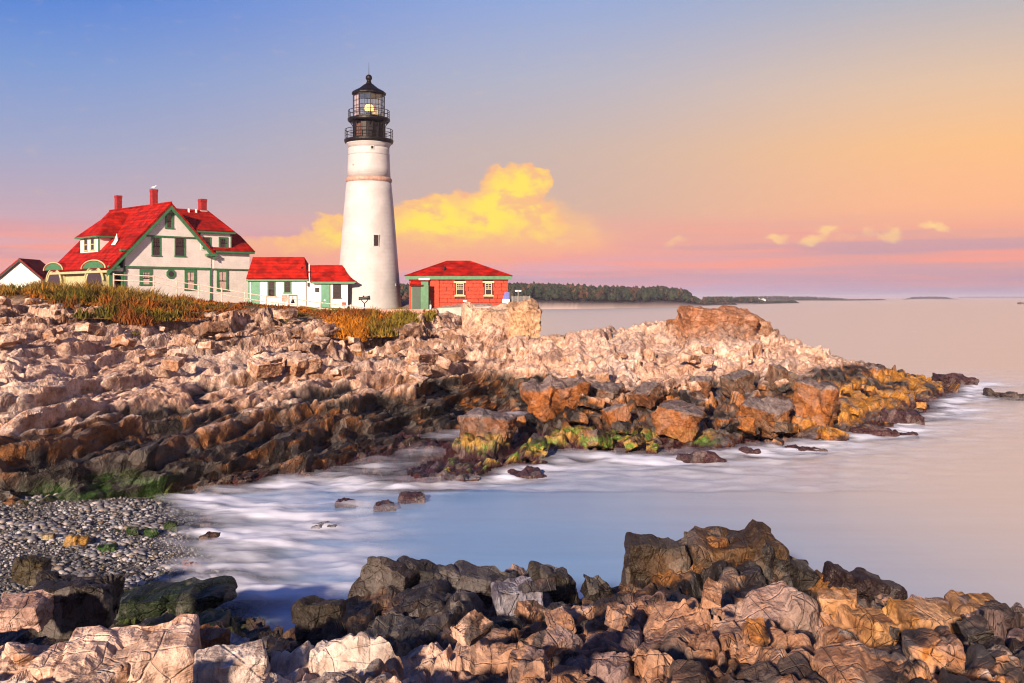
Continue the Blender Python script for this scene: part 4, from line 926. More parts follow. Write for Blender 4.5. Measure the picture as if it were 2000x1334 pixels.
    window(root, G, G.y(396, 480, -.1).x, G.y(412, 480, -.1).x, G.y(405, 485, -.1).z, G.y(405, 463, -.1).z, -.1, 2, 2, 'green', .1, name='dormer_window')
    window(root, G, G.y(427, 480, -.1).x, G.y(445, 480, -.1).x, G.y(435, 485, -.1).z, G.y(435, 463, -.1).z, -.1, 3, 4, 'green', .16, name='dormer_window')
    sd = MB().slab([(a.x - 1.2, -.45, b.z + .12), (De.x + .1, -.45, b.z + .12), (R1.x + .1, 3.95, zR + .06), (a.x - 1.2, 3.95, zR + .06)], .1).build('dormer_roof', M['roof'], root)
    MB().box(a.x - .6, De.x + .12, -.48, -.2, b.z - .14, b.z + .04).build('dormer_eave', M['green'], root)
    MB().prism([(De.x + .1, -.40, b.z + .06), (R1.x + .1, 3.95, zR), (De.x + .1, 2.2, b.z - .1)], [(De.x + .0, -.40, b.z + .0), (R1.x, 3.95, zR - .1), (De.x, 2.2, b.z - .2)]).build('dormer_cheek', M['roof'], root)
    # chimneys
    def chimney(px, py_top, hw, x=None, y=None, zl=None):
        if x is not None:
            p = G.x(px, 400, x); yy = p.y; zt = G.x(px, py_top, x).z; xx = x
        else:
            p = G.y(px, 400, y); xx = p.x; zt = G.y(px, py_top, y).z; yy = y
        c = MB().box(xx - hw, xx + hw, yy - hw, yy + hw, zl, zt).build('chimney', M['chim'], root)
        MB().box(xx - hw - .03, xx + hw + .03, yy - hw - .03, yy + hw + .03, zt - .28, zt + .003).build('chimney_cap', M['chim'], c)
        MB().box(xx - hw - .05, xx + hw + .05, yy - hw - .05, yy + hw + .05, zl + .3, zl + .75).build('flashing', M['grey'], c) if x is None else None
        return Vector((xx, yy, zt))
    chimney(231, 382, .30, x=xr + .3, zl=zr - 1.2)
    top = chimney(300.5, 370, .30, x=xr + .2, zl=zr - 1.2)
    chimney(395.5, 389, .34, y=4.0, zl=zR - .75)
    for fx in (.25, .5): MB().box(R0.x + (R1.x - R0.x) * fx, R0.x + (R1.x - R0.x) * fx + .12, 3.2, 3.4, zR - .75, zR + .05).build('snow_guard', M['white'], root)
    m = root.matrix_basis
    return Matrix.Translation(G.O) @ Matrix.Rotation(G.th, 4, 'Z') @ top
chimney_top = keepers_house()

def gull(p):
    """one skinned body: breast, neck, head, bill, tail and legs"""
    me = bpy.data.meshes.new('gull'); bm = bmesh.new()
    prof = [(-.30, .03, .015, .0), (-.22, .05, .03, .0), (-.10, .09, .085, .0), (.02, .11, .11, .0), (.10, .09, .10, .03), (.15, .06, .065, .09), (.18, .05, .055, .15), (.22, .05, .05, .18), (.26, .03, .03, .18), (.33, .008, .008, .165)]
    rings = []
    for x, ry, rz, z in prof:
        rings.append([bm.verts.new((x, ry * math.cos(2 * math.pi * k / 10), .22 + z + rz * math.sin(2 * math.pi * k / 10))) for k in range(10)])
    for a, b in zip(rings, rings[1:]):
        for k in range(10): bm.faces.new((a[k], a[(k + 1) % 10], b[(k + 1) % 10], b[k]))
    bm.faces.new(rings[0]); bm.faces.new(rings[-1])
    for sy in (-.04, .04):
        v = [bm.verts.new((x, sy + y, z)) for x, y, z in ((.0, -.012, .16), (.024, .012, .16), (.0, .012, .16), (.0, -.012, .0), (.05, .012, .0), (.0, .012, .0))]
        for f in ((0, 1, 4, 3), (1, 2, 5, 4), (2, 0, 3, 5), (3, 4, 5)): bm.faces.new([v[i] for i in f])
    bmesh.ops.recalc_face_normals(bm, faces=bm.faces[:]); bm.to_mesh(me); bm.free()
    o = link('gull', me, M['white'], None, p); o.rotation_euler = (0, 0, .5); tag(o, 'small white gull perched on the middle chimney', 'gull')
gull(chimney_top)

# ------------------------------------------------------------------ low wings, shed, red building
def low_wings():
    # wing next to the house
    d = 104.0; s = d / F; X = lambda px, dd=d: (px - 1000) / F * dd; Zp = lambda py, dd=d: CAMH + (HOR - py) / F * dd
    z0 = 6.7
    r = empty('covered_passage', (X(543), d, z0)); tag(r, "low white passage with red roof joining house and its smaller neighbour", 'building')
    ox = X(543)
    x0, x1 = X(484) - ox, X(599) - ox; ze = Zp(545) - z0; zr = Zp(502, d + 2.4) - z0
    MB().box(x0, x1, 0, .25, 0, ze).build('front_wall', M['clap'], r)
    MB().box(x1 - .25, x1 - .003, .26, 4.8, 0, ze).build('end_wall', M['clap'], r)
    MB().xz([(x0, 0), (x1 - .26, 0), (x1 - .26, ze), (x0, ze)], 4.6, 4.8).build('back_wall', M['clap'], r)
    hip = .75
    MB().slab([(x0 - .1, -.3, ze + .08), (x1 + .15, -.3, ze + .08), (x1 - hip, 2.4, zr), (x0 - .1, 2.4, zr)], .14).build('roof', M['roof'], r)
    MB().slab([(x0 - .1, 5.1, ze + .08), (x1 + .15, 5.1, ze + .08), (x1 - hip, 2.41, zr), (x0 - .1, 2.41, zr)], .14).build('roof', M['roof'], r)
    MB().prism([(x1 + .15, -.28, ze + .06), (x1 + .15, 5.08, ze + .06), (x1 - hip, 2.4, zr - .02)], [(x1 + .0, -.2, ze + .0), (x1 + .0, 5.0, ze + .0), (x1 - hip - .1, 2.4, zr - .2)]).build('hip_end', M['roof'], r)
    MB().box(x0 - .1, x1 + .16, -.28, -.004, ze - .22, ze - .05).build('eave_board', M['green'], r)
    dr = MB().box(X(490) - ox, X(507) - ox, -.06, .02, .25, Zp(546) - z0).build('door', M['teal'], r)
    MB().box(X(504) - ox, X(505.2) - ox, -.10, -.055, 1.2, 1.35).build('handle', M['grey'], dr)
    window(r, None, X(522) - ox, X(539) - ox, Zp(579) - z0, Zp(547) - z0, 0, 2, 6, 'green', .12)
    window(r, None, X(554) - ox, X(569.5) - ox, Zp(572) - z0, Zp(547) - z0, 0, 2, 6, 'green', .1)
    MB().tube((x1 - .05, -.06, .1), (x1 - .05, -.06, ze - .25), .045, 6).build('downpipe', M['iron'], r)
    MB().box(x0 + .02, x0 + .18, -.05, -.002, 0, ze - .24).build('corner_board', M['green'], r)
    # smaller wing in front of the tower
    d2 = 102.0; X2 = lambda px: (px - 1000) / F * d2; Z2 = lambda py, dd=d2: CAMH + (HOR - py) / F * dd
    z0 = 6.6; ox = X2(647)
    r = empty('entry_wing', (ox, d2, z0)); tag(r, 'smallest white wing with curved red roof built against the tower', 'building')
    x0, x1 = X2(599) - ox, X2(679) - ox; ze = Z2(550) - z0; zr = Z2(518.5, d2 + 2.2) - z0; xe = X2(698) - ox; xr1 = X2(667) - ox
    MB().box(x0, x1, 0, .25, 0, ze).build('front_wall', M['clap'], r)
    MB().box(x0 + .003, x0 + .25, .26, 4.2, 0, ze).build('end_wall', M['clap'], r)
    n = 10; vs = []; fs = []
    for k in range(n + 1):
        u = k / n; y = -.35 + u * 2.55; z = ze + .05 + (zr - ze) * (u ** 1.15); xr_ = xe + (xr1 - xe) * (1 - (1 - u) ** 1.9)
        xl = X2(606) - ox + (X2(595.5) - X2(606)) * min(1, u * 1.5)
        vs += [(xl, y, z), (xr_, y, z)]
    for k in range(n): fs.append((2 * k, 2 * k + 1, 2 * k + 3, 2 * k + 2))
    m = MB(); off = len(vs); m.v = vs + [(x, y + .02, z - .14) for x, y, z in vs]; m.f = fs + [tuple(i + off for i in f) for f in fs]
    for k in range(n): m.f += [(2 * k, 2 * k + 2, 2 * k + 2 + off, 2 * k + off), (2 * k + 1, 2 * k + 3, 2 * k + 3 + off, 2 * k + 1 + off)]
    m.f += [(0, 1, 1 + off, off)]; m.build('roof', M['roof'], r)
    MB().slab([(vs[-2][0], 2.21, zr), (xr1, 2.21, zr), (xr1, 4.4, ze), (vs[-2][0], 4.4, ze)], .12).build('roof', M['roof'], r)
    MB().xz([(X2(612) - ox, ze - .22), (xe - .3, ze - .22), (xe, ze - .02), (xe - .1, ze + .05), (X2(608) - ox, ze + .0)], -.34, -.01).build('eave_board', M['green'], r)
    MB().prism([(X2(596) - ox, 2.2, zr + .02), (X2(607) - ox, -.40, ze - .05), (X2(607) - ox, -.40, ze + .12), (X2(596.5) - ox, 2.2, zr + .16)], [(X2(594) - ox, 2.2, zr + .02), (X2(605) - ox, -.40, ze - .05), (X2(605) - ox, -.40, ze + .12), (X2(594.5) - ox, 2.2, zr + .16)]).build('verge_board', M['white'], r)
    fr_ = MB().box(X2(627.5) - ox, X2(645.5) - ox, -.05, .02, .15, Z2(554.5) - z0).build('door_frame', M['green'], r)
    dr = MB().box(X2(629) - ox, X2(644) - ox, -.09, -.052, .2, Z2(556) - z0).build('door', M['teal'], r)
    MB().box(X2(633) - ox, X2(636) - ox, -.13, -.088, 1.02, 1.12).build('letter_plate', M['white'], dr)
    window(r, None, X2(650.5) - ox, X2(666) - ox, Z2(582) - z0, Z2(555) - z0, 0, 4, 6, 'iron', .06)
    MB().box(X2(615.5) - ox, X2(623.5) - ox, -.05, -.004, Z2(570.5) - z0, Z2(562) - z0).build('plaque', M['iron'], r)
    l = MB().box(X2(601) - ox, X2(604) - ox, -.2, -.004, Z2(559) - z0, Z2(552) - z0).build('wall_lamp', M['iron'], r)
    MB().lathe([(.12, 0), (.16, .08), (.12, .2)], 10, (X2(591.5) - ox, -.4)).build('horn', M['iron'], r, loc=(0, 0, Z2(525) - z0))
low_wings()

def shed():
    d = 116.0; X = lambda px: (px - 1000) / F * d; Zp = lambda py: CAMH + (HOR - py) / F * d; z0 = 8.0
    ox = X(40); r = empty('white_shed', (ox, d, z0)); tag(r, 'small white shed with red gable roof beyond the grassy bank', 'shed')
    hw = X(86) - ox; zr = Zp(504.5) - z0; ze = Zp(543) - z0; L = 4.6
    ap = zr - .1
    MB().xz([(-hw + .4, -1), (hw - .4, -1), (hw - .4, ze + .2), (0, ap - .12), (-hw + .4, ze + .2)], 0, L).build('wall', M['clap'], r)
    for s in (-1, 1):
        MB().slab([(0, -.35, zr), (s * hw, -.35, ze), (s * hw, L + .2, ze), (0, L + .2, zr)], .12).build('roof', M['roof'], r)
        MB().xz([(0, zr - .12), (s * hw, ze - .12), (s * hw, ze - .38), (0, zr - .38)], -.36, -.24).build('barge_board', M['iron'], r)
    MB().box(-.5, .5, -.04, -.003, -.6, 1.2).build('door', M['white'], r)
shed()

def red_building():
    d = 103.0; X = lambda px, dd=d: (px - 1000) / F * dd; Zp = lambda py, dd=d: CAMH + (HOR - py) / F * dd; z0 = 6.7
    ox = X(915); r = empty('fog_signal_building', (ox, d, z0)); tag(r, 'red block building with hipped red roof beside the tower', 'building')
    x0, x1 = X(799) - ox, X(992.5) - ox; ze = Zp(541.5) - z0; D = 6.6; zr = Zp(510.5, d + 3.3) - z0
    core = MB().box(x0 + .03, x1 - .03, .03, D, -.6, ze).build('wall', M['mortar'], r)
    ea = .42; e0, e1 = x0 - ea, x1 + ea; za = ze + .12
    ra, rb = X(873, d + 3.3) - ox, X(918, d + 3.3) - ox
    m = MB(); m.v = [(e0, -ea, za), (e1, -ea, za), (e1, D + ea, za), (e0, D + ea, za), (ra, D / 2, zr), (rb, D / 2, zr)]
    m.f = [(0, 1, 5, 4), (1, 2, 5), (2, 3, 4, 5), (3, 0, 4), (0, 3, 2, 1)]; rf = m.build('roof', M['roof'], r)
    for a, b in (((e0, -ea, za), (ra, D / 2, zr)), ((e1, -ea, za), (rb, D / 2, zr)), ((ra, D / 2, zr), (rb, D / 2, zr))): MB().tube(Vector(a) + Vector((0, 0, .02)), Vector(b) + Vector((0, 0, .02)), .06, 6).build('ridge_cap', M['roof'], rf)
    MB().tube((X(865) - ox, 1.0, za + .45), (X(868) - ox, 1.1, za + 1.0), .10, 8).build('vent_pipe', M['iron'], rf)
    MB().box(e0 + .05, e1 - .05, -ea + .03, -ea + .12, ze - .24, za - .006).build('eave_board', M['green'], r)
    MB().box(x0 + .02, x1 - .02, -ea + .13, -.004, ze - .20, ze - .02).build('soffit', M['green'], r)
    # block courses, each block a piece of the wall
    rng = random.Random(5); rows = 7; zb, zt = Zp(599) - z0, ze - .21; hgt = (zt - zb) / rows; xa = X(857.5) - ox
    wins = [(X(888.5) - ox, X(908) - ox), (X(945) - ox, X(963) - ox)]; wz = (Zp(579.5) - z0, Zp(549.5) - z0)
    for k in range(rows):
        xx = xa + .03; z_a, z_b = zb + k * hgt + .028, zb + (k + 1) * hgt - .028
        cuts = [xx]; 
        while cuts[-1] < x1 - 1.4: cuts.append(cuts[-1] + rng.uniform(.75, 1.5))
        cuts.append(x1)
        for a, b in zip(cuts, cuts[1:]):
            segs = [(a + .025, b - .025)]
            for wa, wb in wins:
                if z_b > wz[0] and z_a < wz[1]:
                    new = []
                    for p, q in segs:
                        if q <= wa or p >= wb: new.append((p, q))
                        else:
                            if p < wa - .1: new.append((p, wa))
                            if q > wb + .1: new.append((wb, q))
                    segs = new
            for p, q in segs: MB().box(p, q, -rng.uniform(.025, .06), .05, z_a, z_b).build('block', M['brickred'], core)
    MB().box(X(838) - ox, xa, -.08, .04, zb, zt).build('pilaster', M['brickred'], core)
    MB().box(x0, X(837) - ox, -.02, .04, zb - .5, zt).build('side_panel', M['brickred'], core)
    for (wa, wb), bar in zip(wins, (3, 2)):
        z_a, z_b = wz; xm0, xm1 = wa + .02, wb - .02
        w = window(r, None, xm0 + .10, xm1 - .10, z_a + .18, z_b - .17, .0, bar, 6, 'cream', .07)
        MB().box(wa - .12, wb + .12, -.10, .03, z_b - .16, z_b + .02).build('lintel', M['cream'], w)
        MB().box(wa - .06, wb + .06, -.12, .03, z_a + .02, z_a + .15).build('sill', M['cream'], w)
    # green entry vestibule
    yv = -1.5; dv = d + yv; Xv = lambda px: (px - 1000) / F * dv - ox; Zv = lambda py: CAMH + (HOR - py) / F * dv - z0
    v = MB().box(Xv(803), Xv(837), yv, -.03, -.5, Zv(557)).build('vestibule', M['green'], r)
    MB().box(Xv(805.5), Xv(821), yv - .05, yv - .003, -.1, Zv(559)).build('door', paint('dark_green_door', (.015, .045, .03), .5, .1, 3), v)
    MB().box(Xv(822.5), Xv(836.5), yv - .04, yv - .003, -.1, Zv(550)).build('panel', M['green'], v)
    MB().slab([(Xv(800), yv - .25, Zv(557.5)), (Xv(826), yv - .25, Zv(557.5)), (Xv(838), -.03, Zv(546)), (Xv(801), -.03, Zv(546))], .08).build('lean_to_roof', M['roof'], v)
    MB().box(Xv(816), Xv(837), -.45, -.35, Zv(546.5), Zv(543)).build('lamp_board', M['white'], v)
red_building()

# ------------------------------------------------------------------ small things on the green
def gz(px, d): return float(rb_shore(np.array([float(px)]), np.array([float(d)]))[0])
def fence():
    pts = [(222, 545, 93.0), (300, 548, 93.5), (345, 559, 94), (388, 565, 94.3), (433, 573, 94.6), (478, 581, 94.8), (520, 587, 95), (580, 593, 95.2), (626, 600, 95.2), (685, 606, 95.2), (741, 613, 95.2)]
    r = empty('rail_fence', W(478, 600, 94.8)); tag(r, 'long thin two rail wooden fence along the path below the white house', 'fence')
    o = r.location.copy(); P = [W(*p) for p in pts]; H = [1.35] * len(P)
    for i, p in enumerate(P):
        tall = 9.5 if i >= 7 else 8
        MB().tube(p - o + Vector((0, 0, -1.2)), p - o + Vector((0, 0, .55)), .075 if i < 7 else .095, 6).build('post', M['wood'] if i < 7 else M['conc'], r)
    for k, dz in enumerate((.42, -.10)):
        for a, b in zip(P, P[1:]):
            MB().tube(a - o + Vector((0, 0, dz)), b - o + Vector((0, 0, dz - .02)), .05, 5).build('rail', M['wood'], r)
fence()
def binocular():
    d = 96.0; b = W(712, 607, d); b.z = gz(712, d) - .1
    r = empty('viewing_binocular', b); tag(r, 'black twin barrelled viewing binocular on a post before the tower', 'binocular')
    h = W(712, 583, d).z - b.z
    MB().tube((0, 0, 0), (0, 0, h - .45), .05, 8).build('post', M['black'], r)
    y = MB(); y.tube((0, 0, h - .48), (-.28, 0, h - .2), .045, 6); y.tube((0, 0, h - .48), (.28, 0, h - .2), .045, 6); y.tube((-.28, 0, h - .2), (-.28, 0, h + .05), .045, 6); y.tube((.28, 0, h - .2), (.28, 0, h + .05), .045, 6); y.build('yoke', M['black'], r)
    y = MB(); y.tube((-.5, .05, h), (.45, -.05, h + .06), .13, 10, .17); y.tube((.3, -.05, h + .05), (.52, -.06, h + .08), .17, 10, .22); y.tube((-.56, .05, h), (-.42, .05, h), .16, 10); y.tube((-.1, 0, h + .1), (-.1, 0, h + .28), .07, 8); y.build('barrel', M['black'], r)
binocular()
def little_things():
    d = 96.5
    b = W(572, 596, d); b.z = gz(572, d) - .05; r = empty('display_frame', b); tag(r, 'rusty red iron frame with dark bell shape on the lawn', 'frame')
    MB().box(-.42, -.33, -.05, .05, 0, 1.15).build('upright', M['rust'], r); MB().box(.36, .45, -.05, .05, 0, 1.15).build('upright', M['rust'], r); MB().box(-.42, .45, -.06, .06, 1.15, 1.30).build('beam', M['rust'], r)
    MB().lathe([(.20, .45), (.17, .6), (.10, .85), (.05, .95), (.03, 1.14)], 12).build('bell', M['iron'], r, True)
    b = W(556, 590, 97); b.z = gz(556, 97); r = empty('information_board', b); tag(r, 'pale pink information board standing on the lawn by the passage', 'sign')
    MB().box(-.28, .28, -.03, .03, .5, 1.2).build('panel', M['step'], r); MB().box(-.04, .04, .031, .09, -.1, 1.1).build('leg', M['wood'], r)
    b = W(672, 597, 98); b.z = gz(672, 98); r = empty('red_notice', b); tag(r, 'small rust red notice on a short stake by the tower foot', 'sign')
    MB().box(-.2, .2, -.02, .02, .35, .75).build('board', M['rust'], r); MB().box(-.03, .03, .021, .06, -.1, .7).build('stake', M['wood'], r)
    # post with a white top in front of the red building
    d = 92.0; b = W(908.5, 620, d); b.z = gz(908, d) - .1; r = empty('light_bollard', b); h = W(908.5, 586, d).z - b.z
    tag(r, 'black bollard with white cap standing before the red building', 'bollard')
    MB().lathe([(.10, 0), (.10, h - .55), (.18, h - .5), (.17, h - .16)], 12).build('post', M['black'], r); MB().lathe([(.20, h - .158), (.20, h - .02), (.12, h)], 12).build('cap', M['white'], r)
    d = 98.5; b = W(841, 600, d); b.z = gz(841, d) - .1; r = empty('door_bollard', b); tag(r, 'short dark and white post beside the green vestibule', 'bollard')
    MB().lathe([(.09, 0), (.09, .55)], 10).build('post', M['white'], r); MB().lathe([(.11, .553), (.11, 1.0), (.05, 1.06)], 10).build('cap', M['iron'], r)
    d = 97.0; b = W(920, 598, d); b.z = gz(920, d) + .1; r = empty('litter_bin', b); tag(r, 'low dark bin against the red block wall', 'bin')
    MB().lathe([(.16, 0), (.2, .5)], 12).build('body', M['iron'], r); MB().lathe([(.22, .503), (.2, .6), (.05, .66)], 12).build('lid', M['rust'], r)
    d = 95.0; b = W(988, 592, d); r = empty('visitor_sign', b); tag(r, 'blue and white slanted visitor sign at the corner of the red building', 'sign')
    MB().prism([(-.32, -.25, .35), (.34, -.25, .35), (.34, .1, 1.05), (-.1, .1, 1.05)], [(-.32, -.20, .33), (.34, -.20, .33), (.34, .15, 1.03), (-.1, .15, 1.03)]).build('panel', M['blue'], r)
    MB().box(-.33, .35, -.3, -.253, -.2, .38).build('base', M['white'], r)
    # concrete apron and stone steps below the red building
    d = 95.5
    o = W(925, 610, d); r = MB()
    P = [W(853, 602, d), W(1001, 597, d), W(985, 612, d), W(945, 630, d), W(905, 643, d), W(853, 634, d)]
    r.prism([p - o for p in P], [p - o + Vector((0, 5.5, .05)) for p in P]); w = r.build('concrete_apron', M['conc'], None, loc=o); tag(w, 'pale concrete apron wall below the red block building', 'wall')
    b = W(798, 625, 95); r = empty('stone_steps', b); tag(r, 'broad pinkish stone steps rising between grass and apron', 'steps')
    for k, (pa, pb, y0) in enumerate(((735, 853, 604), (745, 852.5, 610), (752, 852, 616), (770, 851.5, 622))):
        a, c = W(pa, y0, 95 - k * .45), W(pb, y0, 95 - k * .45)
        MB().box(a.x - b.x, c.x - b.x, a.y - b.y, a.y - b.y + 1.4, a.z - b.z - .5, a.z - b.z).build('step', M['step'], r)
    b = W(770, 600, 97); MB().box(-2.2, 1.6, -.4, .6, -.7, 0).build('x', M['step'], None, loc=W(775, 601, 97)) if False else None
    # wire fence at the end of the lawn
    d = 99.0; b = W(1016, 597, d); r = empty('wire_fence', b); tag(r, 'grey wire mesh fence panel above the crag', 'fence')
    x0, x1 = W(1000, 590, d).x - b.x, W(1035, 590, d).x - b.x; zt0, zt1 = W(1000, 579, d).z - b.z, W(1035, 577, d).z - b.z
    for k in range(4): x = x0 + (x1 - x0) * k / 3; MB().tube((x, 0, -.6), (x, 0, zt0 + .08), .03, 6).build('post', M['grey'], r)
    g = MB()
    for k in range(22): x = x0 + (x1 - x0) * (k + .5) / 22; g.tube((x, 0, -.3), (x, 0, zt0), .012, 4)
    for k in range(12): z = -.3 + (zt0 + .3) * k / 11; g.tube((x0, 0, z), (x1, 0, z), .012, 4)
    g.build('mesh', M['grey'], r)
    d = 100; b = W(1012, 597, d); r = empty('lamp_mast', b); tag(r, 'thin mast with two small white floodlights behind the wire fence', 'mast')
    MB().tube((0, 0, -.5), (0, 0, W(1012, 567, d).z - b.z), .03, 6).build('pole', M['grey'], r)
    for s in (-1, 1): MB().box(s * .18 - .13, s * .18 + .13, -.12, .05, 1.42, 1.56).build('lamp_head', M['white'], r)
little_things()

# ------------------------------------------------------------------ separate rocks
def rock_shape(dims, seed, boxy=.75, edge=.12, maxv=2600, round_=.0):
    rng = random.Random(seed); bm = bmesh.new(); hx, hy, hz = (v / 2 for v in dims)
    pts = []
    for sx in (-1, 1):
        for sy in (-1, 1):
            for sz in (-1, 1):
                j = lambda: boxy * rng.uniform(.72, 1.08)
                pts.append((sx * hx * j(), sy * hy * j(), sz * hz * j()))
    for k in range(9):
        a = rng.uniform(0, 6.283); b = rng.uniform(-1, 1); c = math.sqrt(1 - b * b); q = rng.uniform(.88, 1.02)
        pts.append((hx * q * c * math.cos(a), hy * q * c * math.sin(a), hz * q * b))
    vs = [bm.verts.new(p) for p in pts]
    res = bmesh.ops.convex_hull(bm, input=vs)
    bmesh.ops.delete(bm, geom=[g for g in bm.verts if not g.link_faces], context='VERTS')
    bmesh.ops.dissolve_limit(bm, angle_limit=.16, verts=bm.verts[:], edges=bm.edges[:])
    bmesh.ops.bevel(bm, geom=bm.edges[:], offset=min(dims) * (.025 + .12 * round_), segments=1 + int(round_ * 2), affect='EDGES', profile=.5, clamp_overlap=True)
    bmesh.ops.triangulate(bm, faces=bm.faces[:])
    for it in range(7):
        long = [e for e in bm.edges if e.calc_length() > edge]
        if not long or len(bm.verts) > maxv: break
        bmesh.ops.subdivide_edges(bm, edges=long, cuts=1); bmesh.ops.triangulate(bm, faces=[f for f in bm.faces if len(f.verts) > 3])
    bm.normal_update(); bm.verts.ensure_lookup_table()
    V = np.array([v.co[:] for v in bm.verts], np.float32); N = np.array([v.normal[:] for v in bm.verts], np.float32)
    Tn = np.array([[v.index for v in f.verts] for f in bm.faces], np.int32); bm.free()
    return V, N, Tn
def rock(name, loc, dims, yaw=0, tilt=(0, 0), seed=1, zone='far', boxy=.8, round_=0, parent=None, label=None, cat='rock', group=None, over=None, wet=None, rough=1.0, res=3.0):
    loc = Vector(loc); d = loc.y; edge = max(res * d / F, min(dims) * .06)
    V, N, Tn = rock_shape(dims, seed, boxy, edge, 2600, round_)
    V = np.clip(V, -np.array(dims) * .56, np.array(dims) * .56).astype(np.float32)
    R = np.array(Euler((tilt[0], tilt[1], yaw), 'XYZ').to_matrix(), np.float32)
    V = V @ R.T; N = N @ R.T; P = V + np.array(loc, np.float32)[None]
    m = sorted(dims)[1]
    oct_ = [(m * .9, m * .06, 1.2, .5, (.8, 2.0, 1.2)), (m * .38, m * .028, 1.2, .7, (.7, 2.2, 1.3)), (m * .16, m * .011, 1.0, .6, (.7, 2.2, 1.2))]
    disp, t = rock_disp(P, oct_, seed % 50 + 200, edge * 1.4, [(m * .42, m * .055), (m * .16, m * .022)] if zone == 'far' else [(m * .55, m * .03)])
    P2 = P + N * ((disp * rough + (fbm(P * (2.2 / m), seed % 50 + 260, 3) - .5) * m * .07))[:, None]
    c = rock_color(P2, N[:, 2], t[0], t[1], zone)
    if over is not None:
        oc, amt = over; oc = tuple(v * .34 for v in oc) if zone == 'fore' and sum(oc) < .36 else oc; f = (fbm(P2 * 1.6 / max(m, .3), seed + 5, 3)); k = np.clip(amt + (f - .5) * .9 * (amt < 1), 0, 1)
        c[:, :3] = mixc(c[:, :3], C3(*oc) * (.75 + .5 * t[1])[:, None], k)
    if zone == 'far' and name == 'boulder':      # low sun's orange painted into the sides, tops kept grey
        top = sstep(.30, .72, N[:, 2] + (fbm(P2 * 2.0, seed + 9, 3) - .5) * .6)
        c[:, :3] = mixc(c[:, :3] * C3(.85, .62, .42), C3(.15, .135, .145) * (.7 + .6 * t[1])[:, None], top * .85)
    if wet is not None: c[:, 3] = wet
    o = link(name, np_mesh(name, P2 - np.array(loc, np.float32)[None], None, Tn, colors=c), ROCK, None, loc)
    if parent is not None: o.parent = parent
    elif label: tag(o, label, cat, group)
    return o
def at(px, py, d, wpx, hpx, depth=.85): 
    s = d / F; return W(px, py, d), (wpx * s, wpx * s * depth, hpx * s)

